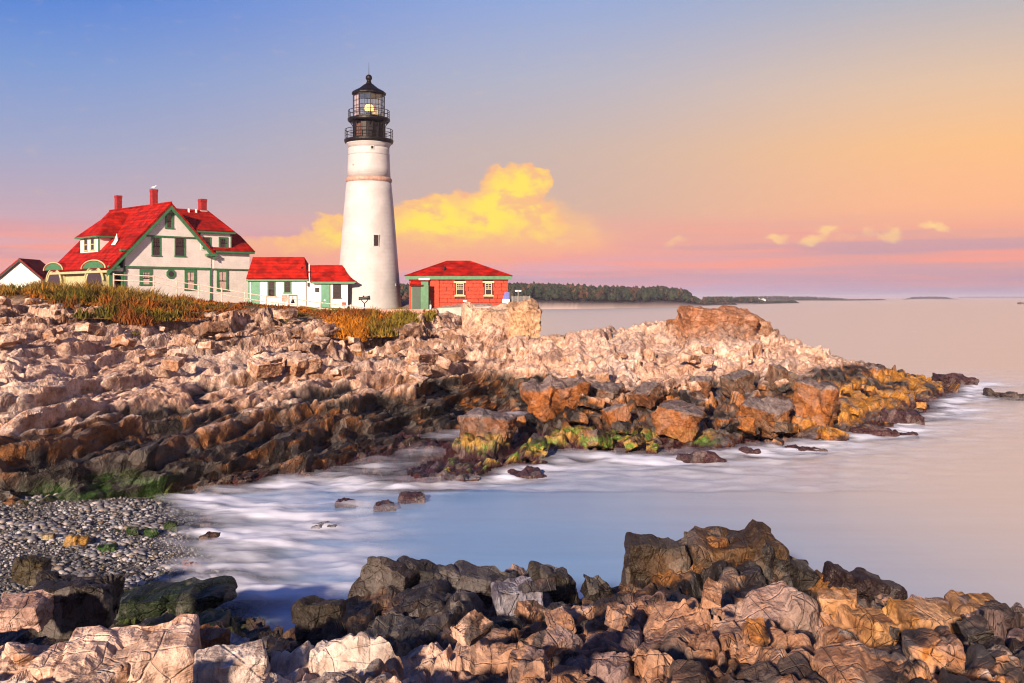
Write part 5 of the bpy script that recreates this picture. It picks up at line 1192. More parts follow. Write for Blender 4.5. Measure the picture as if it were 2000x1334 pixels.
GREY = ((.20, .19, .20), .75); ORN = ((.36, .17, .05), .8); WEED = ((.055, .022, .026), 1.0); DARK = ((.055, .045, .045), .9); BRN = ((.33, .20, .14), .7); PALE = ((.60, .47, .39), .8)
named = [
 # name, px, py, d, w, h, depth, yaw, tilt, zone, boxy, over, label
 ('crag', 950, 668, 85.5, 120, 165, .9, .25, (.10, .16), 'far', .97, ((.58, .42, .31), .85), 'tall pale cracked crag whose upright face stands below the wire fence'),
 ('crag', 1023, 648, 84.2, 66, 118, 1.0, .1, (0, -.03), 'far', .98, ((.50, .32, .19), .9), 'squared tan crag standing at the end of the headland beside a dark cleft'),
 ('crag', 1078, 690, 79, 66, 84, .9, -.1, (.05, .1), 'far', .95, ((.52, .37, .28), .8), 'lower pale block stepping down from the squared tan crag'),
 ('rock_outcrop', 1390, 634, 78.5, 150, 70, .7, .1, (.1, .12), 'far', .92, ((.34, .16, .085), .9), 'rust brown capping block on the crest of the point'),
 ('rock_outcrop', 1470, 640, 79.5, 90, 56, .8, -.2, (.1, .25), 'far', .9, ((.36, .2, .12), .9), 'broken brown block just seaward of the crest cap'),
 ('rock_outcrop', 1312, 634, 79, 26, 28, .8, .3, (0, 0), 'far', .85, ((.30, .14, .07), .9), 'small dark knob beside the crest cap'),
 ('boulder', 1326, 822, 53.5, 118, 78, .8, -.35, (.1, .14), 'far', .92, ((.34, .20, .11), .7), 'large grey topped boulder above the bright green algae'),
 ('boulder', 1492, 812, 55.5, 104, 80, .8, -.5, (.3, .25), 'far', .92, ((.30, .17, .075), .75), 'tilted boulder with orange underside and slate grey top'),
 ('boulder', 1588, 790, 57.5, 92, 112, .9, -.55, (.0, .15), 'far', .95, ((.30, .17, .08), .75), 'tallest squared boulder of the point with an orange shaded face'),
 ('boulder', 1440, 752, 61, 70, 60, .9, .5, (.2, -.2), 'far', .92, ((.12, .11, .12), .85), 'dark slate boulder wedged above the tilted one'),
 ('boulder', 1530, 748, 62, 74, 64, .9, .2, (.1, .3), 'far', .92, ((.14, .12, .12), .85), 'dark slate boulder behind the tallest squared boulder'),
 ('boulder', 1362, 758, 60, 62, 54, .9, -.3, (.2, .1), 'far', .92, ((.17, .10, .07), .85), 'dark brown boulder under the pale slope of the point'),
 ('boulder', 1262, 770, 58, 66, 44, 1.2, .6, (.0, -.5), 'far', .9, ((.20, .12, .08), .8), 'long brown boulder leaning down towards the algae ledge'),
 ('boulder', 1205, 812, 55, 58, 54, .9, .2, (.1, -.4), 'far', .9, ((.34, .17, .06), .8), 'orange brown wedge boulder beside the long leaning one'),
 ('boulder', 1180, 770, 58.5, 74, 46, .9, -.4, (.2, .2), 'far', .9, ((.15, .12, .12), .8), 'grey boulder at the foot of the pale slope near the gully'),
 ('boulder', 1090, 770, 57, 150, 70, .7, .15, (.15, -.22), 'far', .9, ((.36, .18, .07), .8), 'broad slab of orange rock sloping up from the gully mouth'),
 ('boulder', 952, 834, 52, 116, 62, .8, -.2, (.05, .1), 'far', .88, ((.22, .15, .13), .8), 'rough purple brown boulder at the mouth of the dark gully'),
 ('boulder', 905, 948, 42.6, 92, 50, .9, .2, (0, .05), 'far', .92, WEED, 'dark wet ledge block at the end of the low spit'),
 ('wave_washed_rock', 1028, 938, 43.6, 84, 44, .9, .2, (0, 0), 'far', .85, WEED, 'purple wave washed rock in front of the algae ledge'),
 ('wave_washed_rock', 1370, 905, 47.5, 96, 56, .9, .2, (0, .2), 'far', .85, WEED, 'purple brown rock with a pointed top beside rushing white water'),
 ('wave_washed_rock', 1460, 892, 49.5, 48, 40, .9, .5, (0, .2), 'far', .8, WEED, 'small purple rock in white water below the tilted boulder'),
 ('wave_washed_rock', 1570, 885, 51, 84, 32, .8, .1, (0, .1), 'far', .85, WEED, 'low flat purple rock at the foot of the tallest boulder'),
 ('wave_washed_rock', 1690, 850, 57, 110, 48, .8, -.1, (0, .1), 'far', .85, WEED, 'broad wine red weedy rock sloping into the sea'),
 ('wave_washed_rock', 1772, 852, 56.5, 44, 14, .8, .1, (0, 0), 'far', .85, WEED, 'tiny dark rock awash seaward of the wine red one'),
 ('wave_washed_rock', 1760, 820, 62, 90, 40, .8, .1, (0, .12), 'far', .85, WEED, 'weedy rock tongue running out beneath the orange rockweed'),
 ('wave_washed_rock', 1862, 748, 88, 90, 34, .8, .1, (0, .1), 'far', .85, WEED, 'outermost dark rock at the tip of the point'),
 ('skerry', 1972, 779, 78, 84, 34, .9, .1, (0, .05), 'far', .85, DARK, 'isolated black rock in the open sea off the point'),
 ('skerry', 1999, 594.5, 1100, 22, 9, .9, .1, (0, 0), 'far', .85, DARK, 'far black rock on the sea at the picture edge'),
 ('wave_washed_rock', 676, 986, 38.5, 52, 26, .9, .1, (0, 0), 'far', .8, WEED, 'small purple stone awash off the low spit'),
 ('wave_washed_rock', 752, 992, 38, 54, 22, .9, .3, (0, 0), 'far', .8, WEED, 'dark stone awash between the small purple stone and the spit'),
 ('wave_washed_rock', 805, 976, 39.2, 66, 34, .9, .3, (0, .1), 'far', .8, WEED, 'humped weedy stone just off the end of the spit'),
 ('wave_washed_rock', 630, 1034, 34.3, 60, 22, .8, .1, (0, 0), 'far', .8, ((.13, .14, .19), 1), 'slate blue stone half covered by milky water'),
 ('wave_washed_rock', 545, 1044, 33.6, 66, 16, .6, .1, (0, 0), 'far', .8, ((.13, .14, .19), 1), 'flat slate blue stone barely breaking the milky water'),
 ('wave_washed_rock', 520, 1055, 32.8, 26, 22, .9, .1, (0, 0), 'far', .75, ((.05, .035, .035), 1), 'small pointed dark stone standing in milky water'),
 ('wave_washed_rock', 466, 1011, 36, 36, 16, .9, .1, (0, 0), 'far', .75, ((.07, .04, .045), 1), 'low brown stone farthest out from the pebble beach'),
 ('wave_washed_rock', 405, 1011, 36, 34, 18, .9, .1, (0, 0), 'far', .75, ((.07, .035, .04), 1), 'upper of two round brown stones at the water edge'),
 ('wave_washed_rock', 403, 1026, 35, 32, 18, .9, .1, (0, 0), 'far', .75, ((.06, .035, .04), 1), 'lower of two round brown stones at the water edge'),
 ('beach_stone', 409, 1054, 32.6, 52, 34, .9, .2, (0, 0), 'far', .75, ((.06, .03, .02), 1), 'largest dark brown stone at the edge of the pebbles'),
 ('beach_stone', 153, 1056, 33.3, 54, 26, .9, .2, (0, .1), 'far', .75, ((.34, .19, .03), .95), 'mustard coloured stone lying among grey pebbles'),
 ('beach_stone', 211, 1070, 32, 52, 20, .9, .2, (0, .0), 'far', .75, ((.03, .10, .01), 1), 'bright green mossy stone alone on the pebbles'),
 ('beach_stone', 260, 1037, 34.5, 30, 26, .9, .2, (0, .0), 'far', .7, ((.02, .05, .01), 1), 'first of the dark mossy stones towards the water'),
 ('beach_stone', 296, 1040, 34.3, 34, 24, .9, .2, (0, .0), 'far', .7, ((.02, .06, .01), 1), 'middle dark mossy stone in the line towards the water'),
 ('beach_stone', 334, 1030, 35, 36, 30, .9, .2, (0, .0), 'far', .7, ((.025, .05, .012), 1), 'dark mossy stone where pebbles meet the water'),
 ('beach_stone', 95, 1048, 33.5, 36, 20, .9, .2, (0, .0), 'far', .75, ((.30, .24, .13), 1), 'tan stone beside the mustard coloured one'),
 ('beach_stone', 375, 1105, 29.5, 44, 20, .9, .4, (0, .0), 'far', .75, ((.30, .17, .15), .9), 'pinkish flat stone on the lower pebbles'),
 # near ledge
 ('boulder', 150, 1180, 17.2, 175, 100, .9, .12, (-.04, .03), 'fore', .97, ((.065, .05, .04), 1), 'flat topped dark block between the pale ledge and the pebble beach'),
 ('boulder', 35, 1195, 15.5, 130, 60, .8, .1, (.1, .05), 'fore', .9, ((.44, .29, .24), .9), 'pinkish broken slab leaning on the flat topped dark block'),
 ('boulder', 60, 1110, 23, 80, 60, .8, .1, (0, .2), 'fore', .85, ((.12, .09, .03), 1), 'olive weed covered boulder at the inland edge of the pebbles'),
 ('boulder', 330, 1172, 22, 300, 46, .5, .06, (0, -.06), 'fore', .8, ((.02, .045, .008), 1), 'long low mound of dark green moss below the pebbles'),
 ('boulder', 255, 1293, 11.4, 270, 100, .75, .25, (.12, -.10), 'fore', .95, ((.66, .48, .39), 1), 'big smooth pinkish white slab crossed by fine cracks'),
 ('boulder', 70, 1312, 11.2, 190, 84, .8, .2, (.12, .08), 'fore', .94, ((.64, .46, .36), 1), 'pale slab beside the big smooth one, lowest corner'),
 ('boulder', 455, 1308, 11.2, 145, 74, .8, .3, (.1, -.06), 'fore', .95, ((.60, .52, .48), .9), 'whitish slab on the other side of the big smooth one'),
 ('boulder', 408, 1254, 13.2, 72, 62, .9, -.5, (.1, .1), 'fore', .93, ((.26, .13, .07), .9), 'rounded brown block lodged behind the pale slabs'),
 ('boulder', 452, 1262, 13.6, 60, 40, .9, -.3, (.1, .25), 'fore', .93, ((.36, .37, .45), 1), 'bluish grey block touching the rounded brown one'),
 ('boulder', 625, 1212, 15.8, 118, 108, .9, .2, (0, .1), 'fore', .82, ((.075, .06, .045), 1), 'black barnacled boulder standing in the gap'),
 ('boulder', 738, 1168, 17.8, 112, 170, .8, -.25, (.05, .42), 'fore', .95, ((.12, .095, .09), .9), 'leaning charcoal slab with a brown edge beside the barnacled boulder'),
 ('boulder', 822, 1160, 18.3, 130, 140, .8, .1, (.1, .35), 'fore', .94, ((.085, .08, .085), .95), 'second leaning charcoal slab resting on the first'),
 ('boulder', 935, 1160, 18.4, 170, 118, .8, -.2, (.1, .12), 'fore', .9, ((.085, .075, .075), .9), 'broad charcoal boulder with a rust streak in the dark ridge'),
 ('boulder', 1010, 1175, 17.4, 110, 90, .8, .3, (.15, -.1), 'fore', .92, ((.20, .20, .26), .9), 'blue grey split boulder beside the broad charcoal one'),
 ('boulder', 1078, 1142, 19.3, 125, 84, .9, .5, (.3, .25), 'fore', .74, ((.10, .085, .06), .9), 'weed topped boulder near the notch in the dark ridge'),
 ('boulder', 1010, 1122, 20, 56, 50, .9, .6, (.4, .5), 'fore', .7, ((.22, .15, .12), .9), 'small pointed brown stone on the dark ridge'),
 ('boulder', 1160, 1152, 19, 70, 52, .9, .5, (.3, .3), 'fore', .7, ((.04, .03, .025), 1), 'small black stone in the notch of the ridge'),
 ('boulder', 1272, 1100, 20.2, 124, 112, .9, .1, (0, .04), 'fore', .95, ((.10, .065, .035), .9), 'squarish black block at the start of the high weedy rock'),
 ('boulder', 1420, 1095, 20.6, 230, 128, .9, .15, (.1, .05), 'fore', .85, ((.15, .085, .035), .8), 'highest weedy rock of the ridge with orange growth on its crown'),
 ('boulder', 1520, 1120, 20.4, 190, 120, .9, .1, (.05, .42), 'fore', .88, ((.055, .045, .042), .9), 'black shoulder sloping down from the highest weedy rock'),
 ('boulder', 1672, 1152, 20, 140, 74, .9, .1, (.05, .32), 'fore', .88, ((.06, .03, .032), 1), 'maroon black boulder sloping to the sea'),
 ('boulder', 1490, 1212, 14.4, 190, 66, .8, .45, (.1, -.22), 'fore', .95, ((.33, .23, .20), .9), 'long tilted purple brown slab on the near ledge'),
 ('boulder', 1640, 1182, 15.2, 86, 66, .9, -.3, (.1, -.15), 'fore', .94, ((.42, .22, .09), .95), 'orange block standing beyond the long tilted slab'),
 ('boulder', 1690, 1245, 12.6, 120, 110, .9, .3, (.1, .2), 'fore', .9, ((.38, .20, .08), .85), 'cracked orange block with white streaks on the near ledge'),
 ('boulder', 1800, 1215, 14, 130, 64, .9, .1, (.1, .1), 'fore', .92, ((.40, .21, .07), .85), 'low orange block towards the end of the near ledge'),
 ('boulder', 1905, 1196, 15, 110, 50, .9, .1, (.1, .1), 'fore', .9, ((.30, .16, .06), .85), 'last brown hump of the near ledge against the sea'),
]
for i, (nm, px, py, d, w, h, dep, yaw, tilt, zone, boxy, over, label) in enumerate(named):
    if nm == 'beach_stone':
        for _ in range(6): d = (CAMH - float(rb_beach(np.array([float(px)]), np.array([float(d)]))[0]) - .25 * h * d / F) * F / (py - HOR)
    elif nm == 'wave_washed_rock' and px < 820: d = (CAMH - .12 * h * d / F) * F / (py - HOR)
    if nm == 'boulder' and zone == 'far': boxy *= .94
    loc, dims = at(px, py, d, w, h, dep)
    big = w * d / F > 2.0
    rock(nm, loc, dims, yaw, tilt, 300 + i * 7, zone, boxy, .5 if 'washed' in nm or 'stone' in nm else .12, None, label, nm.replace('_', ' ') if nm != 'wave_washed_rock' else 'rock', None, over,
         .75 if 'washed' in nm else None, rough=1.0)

# loose blocks and slabs of the bedrock, pieces of the ledges they lie on
def loose(parent, rbf, n, pxr, dr, sizes, zone, seed, cond):
    rng = random.Random(seed); k = 0; tries = 0
    while k < n and tries < n * 40:
        tries += 1
        px = rng.uniform(*pxr); d = math.exp(rng.uniform(math.log(dr[0]), math.log(dr[1])))
        z = float(rbf(np.array([px]), np.array([d]))[0])
        if not cond(px, d, z): continue
        s = rng.uniform(*sizes) * rng.uniform(.6, 1.3)
        loc = Vector(((px - 1000) / F * d, d, z + s * .12))
        rock('rock_block', loc, (s * rng.uniform(.7, 1.1), s * rng.uniform(1.0, 1.8), s * rng.uniform(.45, .8)), -STRIKE + rng.uniform(-.5, .5), (rng.uniform(-.25, .25), rng.uniform(-.45, .45)), rng.randrange(9999), zone, rng.uniform(.84, .97), .1, parent, res=4.5)
        k += 1
def c_shore(px, d, z):
    turf = np.interp(px, [-600, 0, 250, 420, 600, 790, 900, 1040, 1060, 3000], [78, 78, 78, 84, 88, 88, 94, 99, 300, 300])
    return z > .15 and d < turf and not (px > 1060 and d > 80)
loose(rocky_shore, rb_shore, 70, (-60, 900), (56, 88), (.5, 1.5), 'far', 41, c_shore)
loose(rocky_shore, rb_shore, 60, (980, 1850), (48, 70), (.5, 1.4), 'far', 42, c_shore)
loose(fore, rb_fore, 26, (-40, 2040), (9, 20), (.20, .62), 'fore', 43, lambda px, d, z: z > .8)

# ------------------------------------------------------------------ pebble beach
def mat_pebble():
    m = bpy.data.materials.new('pebble'); m.use_nodes = True; T = NT(m.node_tree); b = T.n['Principled BSDF']
    oi = T.node('ShaderNodeObjectInfo').outputs['Random']; at_ = T.node('ShaderNodeAttribute', attribute_name='Col')
    n = T.noise(T.node('ShaderNodeTexCoord').outputs['Object'], 14, 4, .6)
    c = T.ramp(oi, [(0, (.08, .08, .09, 1)), (.3, (.22, .21, .22, 1)), (.55, (.12, .12, .14, 1)), (.75, (.30, .27, .24, 1)), (.9, (.42, .40, .39, 1)), (1, (.20, .14, .07, 1))])
    c = T.mix(1.0, c, at_.outputs['Color'], 'MULTIPLY')
    c = T.mix(T.math('MULTIPLY', n, .5), c, (.12, .12, .13, 1)); T.l.new(c, b.inputs['Base Color']); b.inputs['Roughness'].default_value = .6
    return m
def mat_pebbles():
    m = bpy.data.materials.new('pebble_mass'); m.use_nodes = True; T = NT(m.node_tree); b = T.n['Principled BSDF']
    at_ = T.node('ShaderNodeAttribute', attribute_name='Col'); n = T.noise(T.node('ShaderNodeNewGeometry').outputs['Position'], 20, 3, .6)
    T.l.new(T.mix(T.math('MULTIPLY', n, .4), at_.outputs['Color'], (.1, .1, .1, 1)), b.inputs['Base Color']); b.inputs['Roughness'].default_value = .6
    return m
def beach():
    px = np.linspace(-300, 620, 230); d = np.linspace(20.5, 40, 200); PX, D = np.meshgrid(px, d); z = rb_beach(PX.ravel(), D.ravel())
    P = np.stack([((PX - 1000) / F * D).ravel(), D.ravel(), z], 1).astype(np.float32)
    n1 = fbm(P * 7, 5, 3); P[:, 2] += (n1 - .5) * .07 - .02
    c = mixc(np.ones((len(P), 1), np.float32) * C3(.10, .095, .09), C3(.24, .23, .22), n1)
    idx = np.arange(P.shape[0]).reshape(PX.shape); q = np.stack([idx[:-1, :-1], idx[:-1, 1:], idx[1:, 1:], idx[1:, :-1]], -1).reshape(-1, 4)
    bo = link('pebble_beach', np_mesh('pebble_beach', P, q, smooth=False, colors=np.concatenate([c, np.ones((len(c), 1)) * .3], 1)), ROCK); tag(bo, kind='structure')
    rng = np.random.default_rng(4)
    N = 21000; px = rng.uniform(-80, 500, N); d = np.exp(rng.uniform(math.log(22), math.log(38.6), N)); z = rb_beach(px, d)
    fld = fbm(np.stack([(px - 1000) / F * d, d, d * 0], 1) * .8, 505, 3); size = (.018 + .085 * rng.random(N) ** 3.2) * (.55 + 1.0 * sstep(.35, .7, fld)); m = (z > -.10) & ((px < 470) | (z > 0)); m &= ~((d < 24.5) & (px < 240) & (rng.random(N) < .5))
    px, d, z, size = px[m], d[m], z[m], size[m]
    order = np.argsort(-size); top = order[:300]; rest = order[300:]
    bm = bmesh.new(); bmesh.ops.create_icosphere(bm, subdivisions=1, radius=1.0); I = np.array([v.co[:] for v in bm.verts], np.float32); It = np.array([[v.index for v in f.verts] for f in bm.faces], np.int32); bm.free()
    bm = bmesh.new(); bmesh.ops.create_icosphere(bm, subdivisions=2, radius=1.0); I2 = np.array([v.co[:] for v in bm.verts], np.float32); I2t = np.array([[v.index for v in f.verts] for f in bm.faces], np.int32); bm.free()
    K = len(rest); sc = np.stack([size[rest] * rng.uniform(.8, 1.5, K), size[rest] * rng.uniform(.7, 1.2, K), size[rest] * rng.uniform(.45, .8, K)], 1)
    ang = rng.uniform(0, 6.28, K); ca, sa = np.cos(ang), np.sin(ang)
    V = I[None] * (1 + .22 * (rng.random((K, len(I), 1)) - .5)) * sc[:, None]
    V = np.stack([V[..., 0] * ca[:, None] - V[..., 1] * sa[:, None], V[..., 0] * sa[:, None] + V[..., 1] * ca[:, None], V[..., 2]], -1)
    cen = np.stack([(px[rest] - 1000) / F * d[rest], d[rest], z[rest] + size[rest] * .2], 1); V = V + cen[:, None]
    tr = (It[None] + (np.arange(K) * len(I))[:, None, None]).reshape(-1, 3)
    g = rng.random(K); pal = np.array([(.09, .09, .10), (.22, .21, .22), (.14, .15, .18), (.33, .30, .28), (.46, .44, .43), (.20, .15, .09), (.05, .05, .05)])[(g * 6.99).astype(int)] * rng.uniform(.75, 1.15, (K, 1))
    wetf = sstep(.20, .04, z[rest]); pal = pal * (.55 + .75 * sstep(.3, .6, fbm(np.stack([(px[rest] - 1000) / F * d[rest], d[rest], d[rest] * 0], 1) * .9, 515, 3)))[:, None]; pal = pal * (.80 - .45 * wetf[:, None]) * np.array([[.95, 1.0, 1.12]])
    cc = np.repeat(np.concatenate([pal, np.ones((K, 1))], 1), len(I), 0)
    o = link('pebbles', np_mesh('pebbles', V.reshape(-1, 3), None, tr, smooth=True, colors=cc), mat_pebbles(), bo); tag(o, kind='stuff')
    mp = mat_pebble(); protos = []
    for k in range(8):
        v = I2 * (1 + .35 * (vnoise(I2 * 1.3 + 9 * k, k)[:, None] - .5)) * np.array([1.2, .9, .6]); protos.append(np_mesh('pebble', v, None, I2t, smooth=True, colors=np.ones((len(v), 4)))); protos[-1].materials.append(mp)
    for n, i in enumerate(top):
        ob = bpy.data.objects.new('pebble', protos[n % 8]); COL.objects.link(ob); ob.parent = bo; s = float(size[i]) * .85; ob.scale = (s, s, s)
        ob.location = ((px[i] - 1000) / F * d[i], d[i], z[i] + s * .25); ob.rotation_euler = (0, 0, float(rng.uniform(0, 6.28)))
    r2 = random.Random(8)
    for k in range(34):                                   # dark wet stones scattered through the shallows and over the shingle
        pxs, pys = (r2.uniform(330, 620), r2.uniform(995, 1120)) if k < 20 else (r2.uniform(20, 420), r2.uniform(1010, 1150))
        dd = 33.0
        for _ in range(6): zz_ = max(float(rb_beach(np.array([pxs]), np.array([dd]))[0]), -.06); dd = (CAMH - zz_) * F / (pys - HOR)
        s = r2.uniform(.14, .38); cc = r2.choice(((.035, .022, .022), (.05, .04, .04), (.03, .045, .012), (.10, .06, .03)))
        rock('stone', Vector(((pxs - 1000) / F * dd, dd, zz_ + s * .05)), (s, s * .8, s * .55), r2.uniform(0, 3), (0, r2.uniform(-.2, .2)), 900 + k, 'far', .75, .5, bo, over=(cc, 1.0), wet=.6)
    return bo
pebble_beach = beach()

# ------------------------------------------------------------------ grass and brush
def mat_grass():
    m = bpy.data.materials.new('dry_grass'); m.use_nodes = True; T = NT(m.node_tree); T.n.clear()
    at_ = T.node('ShaderNodeAttribute', attribute_name='Col'); a = T.node('ShaderNodeBsdfDiffuse'); b = T.node('ShaderNodeBsdfTranslucent')
    T.l.new(at_.outputs['Color'], a.inputs[0]); T.l.new(at_.outputs['Color'], b.inputs[0]); mx = T.node('ShaderNodeMixShader'); mx.inputs[0].default_value = .3
    T.l.new(a.outputs[0], mx.inputs[1]); T.l.new(b.outputs[0], mx.inputs[2]); o = T.node('ShaderNodeOutputMaterial'); T.l.new(mx.outputs[0], o.inputs[0])
    return m
GRASS = mat_grass()
def blades(name, px, d, hgt, width, colr, seed, lean=.35, z_off=-.05):
    rng = np.random.default_rng(seed); n = len(px); z = rb_shore(px, d) + z_off
    B = np.stack([(px - 1000) / F * d, d, z], 1); a = rng.uniform(0, 6.28, n); w = width * rng.uniform(.6, 1.4, n)
    tx = np.stack([np.cos(a) * w, np.sin(a) * w, np.zeros(n)], 1); la = rng.uniform(0, 6.28, n); L = lean * hgt * rng.random(n)
    mid = B + np.stack([np.cos(la) * L * .35, np.sin(la) * L * .35, hgt * .6], 1); tip = B + np.stack([np.cos(la) * L, np.sin(la) * L, hgt], 1)
    V = np.stack([B - tx, B + tx, mid + tx * .7, mid - tx * .7, tip], 1).reshape(-1, 3); i = np.arange(n) * 5
    q = np.stack([i, i + 1, i + 2, i + 3], 1); t = np.stack([i + 3, i + 2, i + 4], 1)
    c = np.repeat(np.concatenate([colr, np.ones((n, 1))], 1), 5, 0)
    return np_mesh(name, V, q, t, colors=c)
def grass():
    rng = np.random.default_rng(11)
    N = 95000; px = rng.uniform(-200, 850, N); d = rng.uniform(66, 102, N); X = (px - 1000) / F * d
    P = np.stack([X, d, np.zeros(N)], 1).astype(np.float32); n1 = fbm(P * .22, 61, 3); n2 = fbm(P * .7, 65, 3)
    start = np.interp(px, [-200, 0, 120, 200, 260, 330, 420, 520, 600, 640, 700, 760, 810, 850], [79, 79, 80, 76, 72, 76, 83, 87, 88, 82, 74, 80, 84, 92])
    edge = d - start + (n1 - .5) * 20 + (n2 - .5) * 12
    keep = (edge > 0) & (d < np.interp(px, [-200, 330, 480, 600, 760, 850], [96, 93, 94.5, 95.5, 95, 95]))
    keep &= ~((px > 590) & (px < 850) & (d > 93) & (rng.random(N) < .6))
    px, d, n1, n2, edge = px[keep], d[keep], n1[keep], n2[keep], edge[keep]; n = len(px)
    tall = np.interp(px, [-200, 0, 180, 300, 345, 400, 500, 620, 700, 850], [.5, .55, .78, .66, .5, .3, .25, .22, .62, .45]) * sstep(-.5, 5, edge + 1)
    far_c = sstep(79, 86, d + (n2 - .5) * 8) * (1 - sstep(300, 420, px))
    cl = fbm(np.stack([(px - 1000) / F * d, d, d * 0], 1) * 1.1, 77, 2); h = tall * (.35 + .75 * rng.random(n)) * (.15 + 1.9 * sstep(.3, .75, .5 * n2 + .5 * cl))
    pal = mixc(np.ones((n, 1)) * C3(.40, .13, .020), C3(.22, .075, .022), sstep(.4, .6, n2))
    pal = mixc(pal, C3(.28, .22, .045), far_c * .60)
    pal = mixc(pal, C3(.09, .11, .02), sstep(.5, .62, n1 + .15 * (rng.random(n) - .5)) * .8)
    pal = mixc(pal, C3(.48, .19, .02), ((px > 630) & (px < 720) & (d < 86)) * .9)
    pal = mixc(pal, C3(.30, .22, .035), ((px > 720) & (d < 95)) * .6 * sstep(.4, .6, n2))
    pal = pal * rng.uniform(.55, 1.35, (n, 1))
    o = link('grass', blades('grass', px, d, h, .06, pal, 3, lean=.95), GRASS); tag(o, 'dry orange and green grass covering the top of the headland', 'grass', kind='stuff')
    # mown lawn by the tower
    N = 14000; px = rng.uniform(585, 790, N); d = rng.uniform(94.5, 103, N)
    c = mixc(np.ones((N, 1)) * C3(.17, .19, .03), C3(.28, .20, .05), rng.random(N)) * rng.uniform(.7, 1.2, (N, 1))
    o = link('lawn', blades('lawn', px, d, .07 + .08 * rng.random(N), .05, c, 5), GRASS); tag(o, kind='stuff')
grass()

# ------------------------------------------------------------------ far shores
def far_mat(name, col, var=.3, sc=.05):
    return paint(name, col, .9, var, sc, None, spec=.1)
FARROCK = far_mat('pale_shore_rock', (.50, .40, .36), .25, .2)
TREEM = bpy.data.materials.new('far_foliage'); TREEM.use_nodes = True
def _tm():
    T = NT(TREEM.node_tree); b = T.n['Principled BSDF']; at_ = T.node('ShaderNodeAttribute', attribute_name='Col')
    T.l.new(at_.outputs['Color'], b.inputs['Base Color']); b.inputs['Roughness'].default_value = .9; b.inputs['Specular IOR Level'].default_value = .1
_tm()
def far_land(name, pts, depth, tree_h, seed, dens=1.0, rocks=True, wood='forest'):
    """pts: (px, waterline py, crown py); the land rises behind its shore"""
    pts = sorted(pts); pxs = np.array([p[0] for p in pts], float); wy = np.array([p[1] for p in pts], float); ty = np.array([p[2] for p in pts], float)
    rng = np.random.default_rng(seed); n = 160; px = np.linspace(pxs[0], pxs[-1], n)
    d0 = CAMH * F / (np.interp(px, pxs, wy) - HOR); prof = [(-.02, -.6), (0, .0), (.03, .45), (.07, .55), (.3, .8), (.6, 1.0), (1.0, .9), (1.15, -.3)]
    top = CAMH + (HOR - np.interp(px, pxs, ty)) / F * (d0 + depth * .5); land = np.maximum(top - tree_h, 1.2) * np.minimum(1, (px - pxs[0] + 1) / 6) * np.minimum(1, (pxs[-1] - px + 1) / 10)
    V = []
    for u, v in prof:
        dd = d0 + u * depth; jit = rng.uniform(.94, 1.06, n) if 0 < u < .2 else 1
        V.append(np.stack([(px - 1000) / F * d0 * (dd / d0), dd, np.where(v < 0, v * 3, land * v * jit)], 1))
    V = np.array(V); idx = np.arange(len(prof) * n).reshape(len(prof), n); q = np.stack([idx[:-1, :-1], idx[:-1, 1:], idx[1:, 1:], idx[1:, :-1]], -1).reshape(-1, 4)
    P = V.reshape(-1, 3); shore = np.repeat(np.array([.2, .9, .08, .0, 0, 0, 0, 0.]), n)
    c = mixc(np.ones((len(P), 1)) * C3(.045, .038, .040), C3(.46, .38, .36), shore.astype(np.float32))
    o = link(name, np_mesh(name, P, q, colors=np.concatenate([c, np.ones((len(c), 1)) * .1], 1)), TREEM); tag(o, kind='structure')
    # woodland: many small crowns
    K = int(dens * 900); bx = rng.uniform(pxs[0] + 2, pxs[-1] - 4, K); u = rng.uniform(.06, 1.0, K)
    dd0 = np.interp(bx, px, d0); ld = np.interp(bx, px, land); pv = np.interp(u, [p[0] for p in prof], [p[1] for p in prof]); dd = dd0 + u * depth
    hgt = tree_h * rng.uniform(.55, 1.2, K) * np.clip(ld / max(land.max(), .1) * 1.6, .2, 1)
    cen = np.stack([(bx - 1000) / F * dd, dd, ld * pv], 1)
    bm = bmesh.new(); bmesh.ops.create_icosphere(bm, subdivisions=1, radius=1.0); I = np.array([v.co[:] for v in bm.verts], np.float32); It = np.array([[v.index for v in f.verts] for f in bm.faces], np.int32); bm.free()
    VV = []; TT = []; CC = []; off = 0
    conif = rng.random(K) < .45
    for i in range(K):
        col = np.array([(.014, .024, .014), (.020, .028, .014), (.028, .028, .015), (.055, .030, .016), (.075, .038, .018)][int(rng.choice(5, p=[.34, .32, .16, .1, .08]))]) * rng.uniform(.7, 1.3)
        if conif[i]:
            levels = [(.30, .30), (.55, .22), (.80, .13)]
        else:
            levels = [(.45, .34), (.62, .30), (.75, .22)]
        for fz, fr in levels:
            jitter = 1 + .5 * (rng.random((len(I), 1)) - .5)
            off_xy = rng.normal(0, .06 if conif[i] else .16, 2) * hgt[i]
            v = I * jitter * np.array([fr, fr, (.26 if conif[i] else .26)]) * hgt[i]; v = v + cen[i] + np.array([off_xy[0], off_xy[1], fz * hgt[i]])
            VV.append(v); TT.append(It + off); off += len(I); CC.append(np.repeat(np.append(col * rng.uniform(.8, 1.2), 1)[None], len(I), 0))
    w = link(wood, np_mesh(wood, np.concatenate(VV), None, np.concatenate(TT), colors=np.concatenate(CC)), TREEM); tag(w, kind='stuff')
    return o
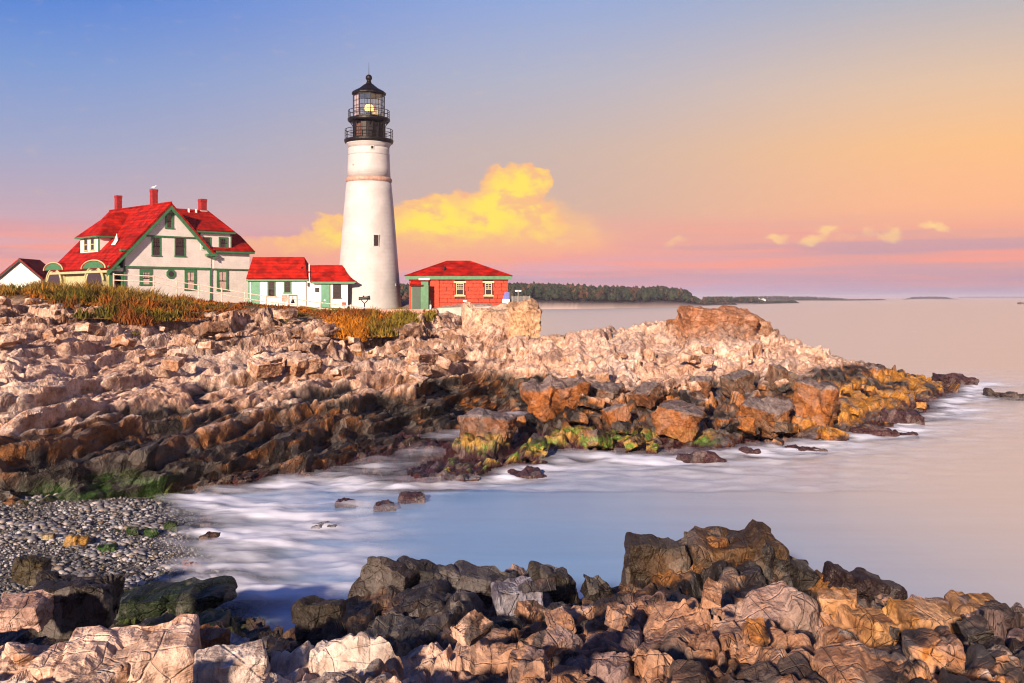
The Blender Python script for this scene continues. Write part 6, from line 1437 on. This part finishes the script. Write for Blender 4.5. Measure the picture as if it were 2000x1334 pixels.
far_land('wooded_shore', [(760, 606, 556), (900, 605, 554), (1000, 604, 553.5), (1060, 603.5, 555), (1130, 603, 557), (1200, 602, 560), (1250, 601, 561.5), (1290, 600, 560), (1330, 599, 565), (1375, 597.5, 577), (1405, 596.5, 586), (1440, 596, 594)], 150, 8.0, 1, 2.6)
far_land('low_shore', [(1370, 596, 580), (1420, 595, 579.5), (1470, 594.5, 581), (1510, 593.5, 585), (1560, 592.5, 590)], 260, 4.5, 2, 1.2)
far_land('distant_hill', [(1440, 588.5, 579), (1510, 588, 577.5), (1545, 588, 579), (1590, 587.8, 579.5), (1640, 587.5, 580.5), (1690, 587, 583), (1730, 586.5, 585.5)], 700, 5, 3, .9)
far_land('distant_island', [(1764, 585.2, 582.5), (1785, 585, 579.5), (1820, 585, 578.8), (1850, 585, 580), (1872, 585, 583)], 260, 4, 4, .4)
far_land('horizon_coast', [(1870, 582.2, 579.4), (1930, 582.1, 578.8), (2010, 582.1, 578.6), (2120, 582.1, 579)], 900, 5, 5, .3)
def cottages():
    for k, (px, py, d, w, lab) in enumerate(((1449, 590, 1180, 9, 'white waterside house on the low wooded shore'), (1483, 588.5, 1200, 7, 'tiny white house, first of the pair farther along the low shore'), (1491, 588.5, 1205, 9, 'tiny white house, seaward one of the pair on the low shore'))):
        p = W(px, py, d); r = empty('shore_house', p); tag(r, lab, 'house', 'houses on the far low shore'); s = w * d / F / 2
        MB().box(-s, s, 0, 5, -2, 2.0).build('wall', M['white'], r)
        MB().xz([(-s - .3, 2.003), (s + .3, 2.003), (0, 3.8)], -.3, 5.3).build('roof', M['grey'], r)
cottages()

# ------------------------------------------------------------------ sea air
def haze():
    m = bpy.data.materials.new('sea_haze'); m.use_nodes = True; T = NT(m.node_tree); T.n.clear()
    v = T.node('ShaderNodeVolumePrincipled'); v.inputs['Color'].default_value = (.74, .74, .96, 1); v.inputs['Density'].default_value = HAZE; v.inputs['Anisotropy'].default_value = .0
    o = T.node('ShaderNodeOutputMaterial'); T.l.new(v.outputs[0], o.inputs['Volume'])
    b = MB().box(-22000, 22000, -60, 17000, -4.5, 34.5).build('haze', m); tag(b, kind='stuff')
HAZE = 0.00014
haze()
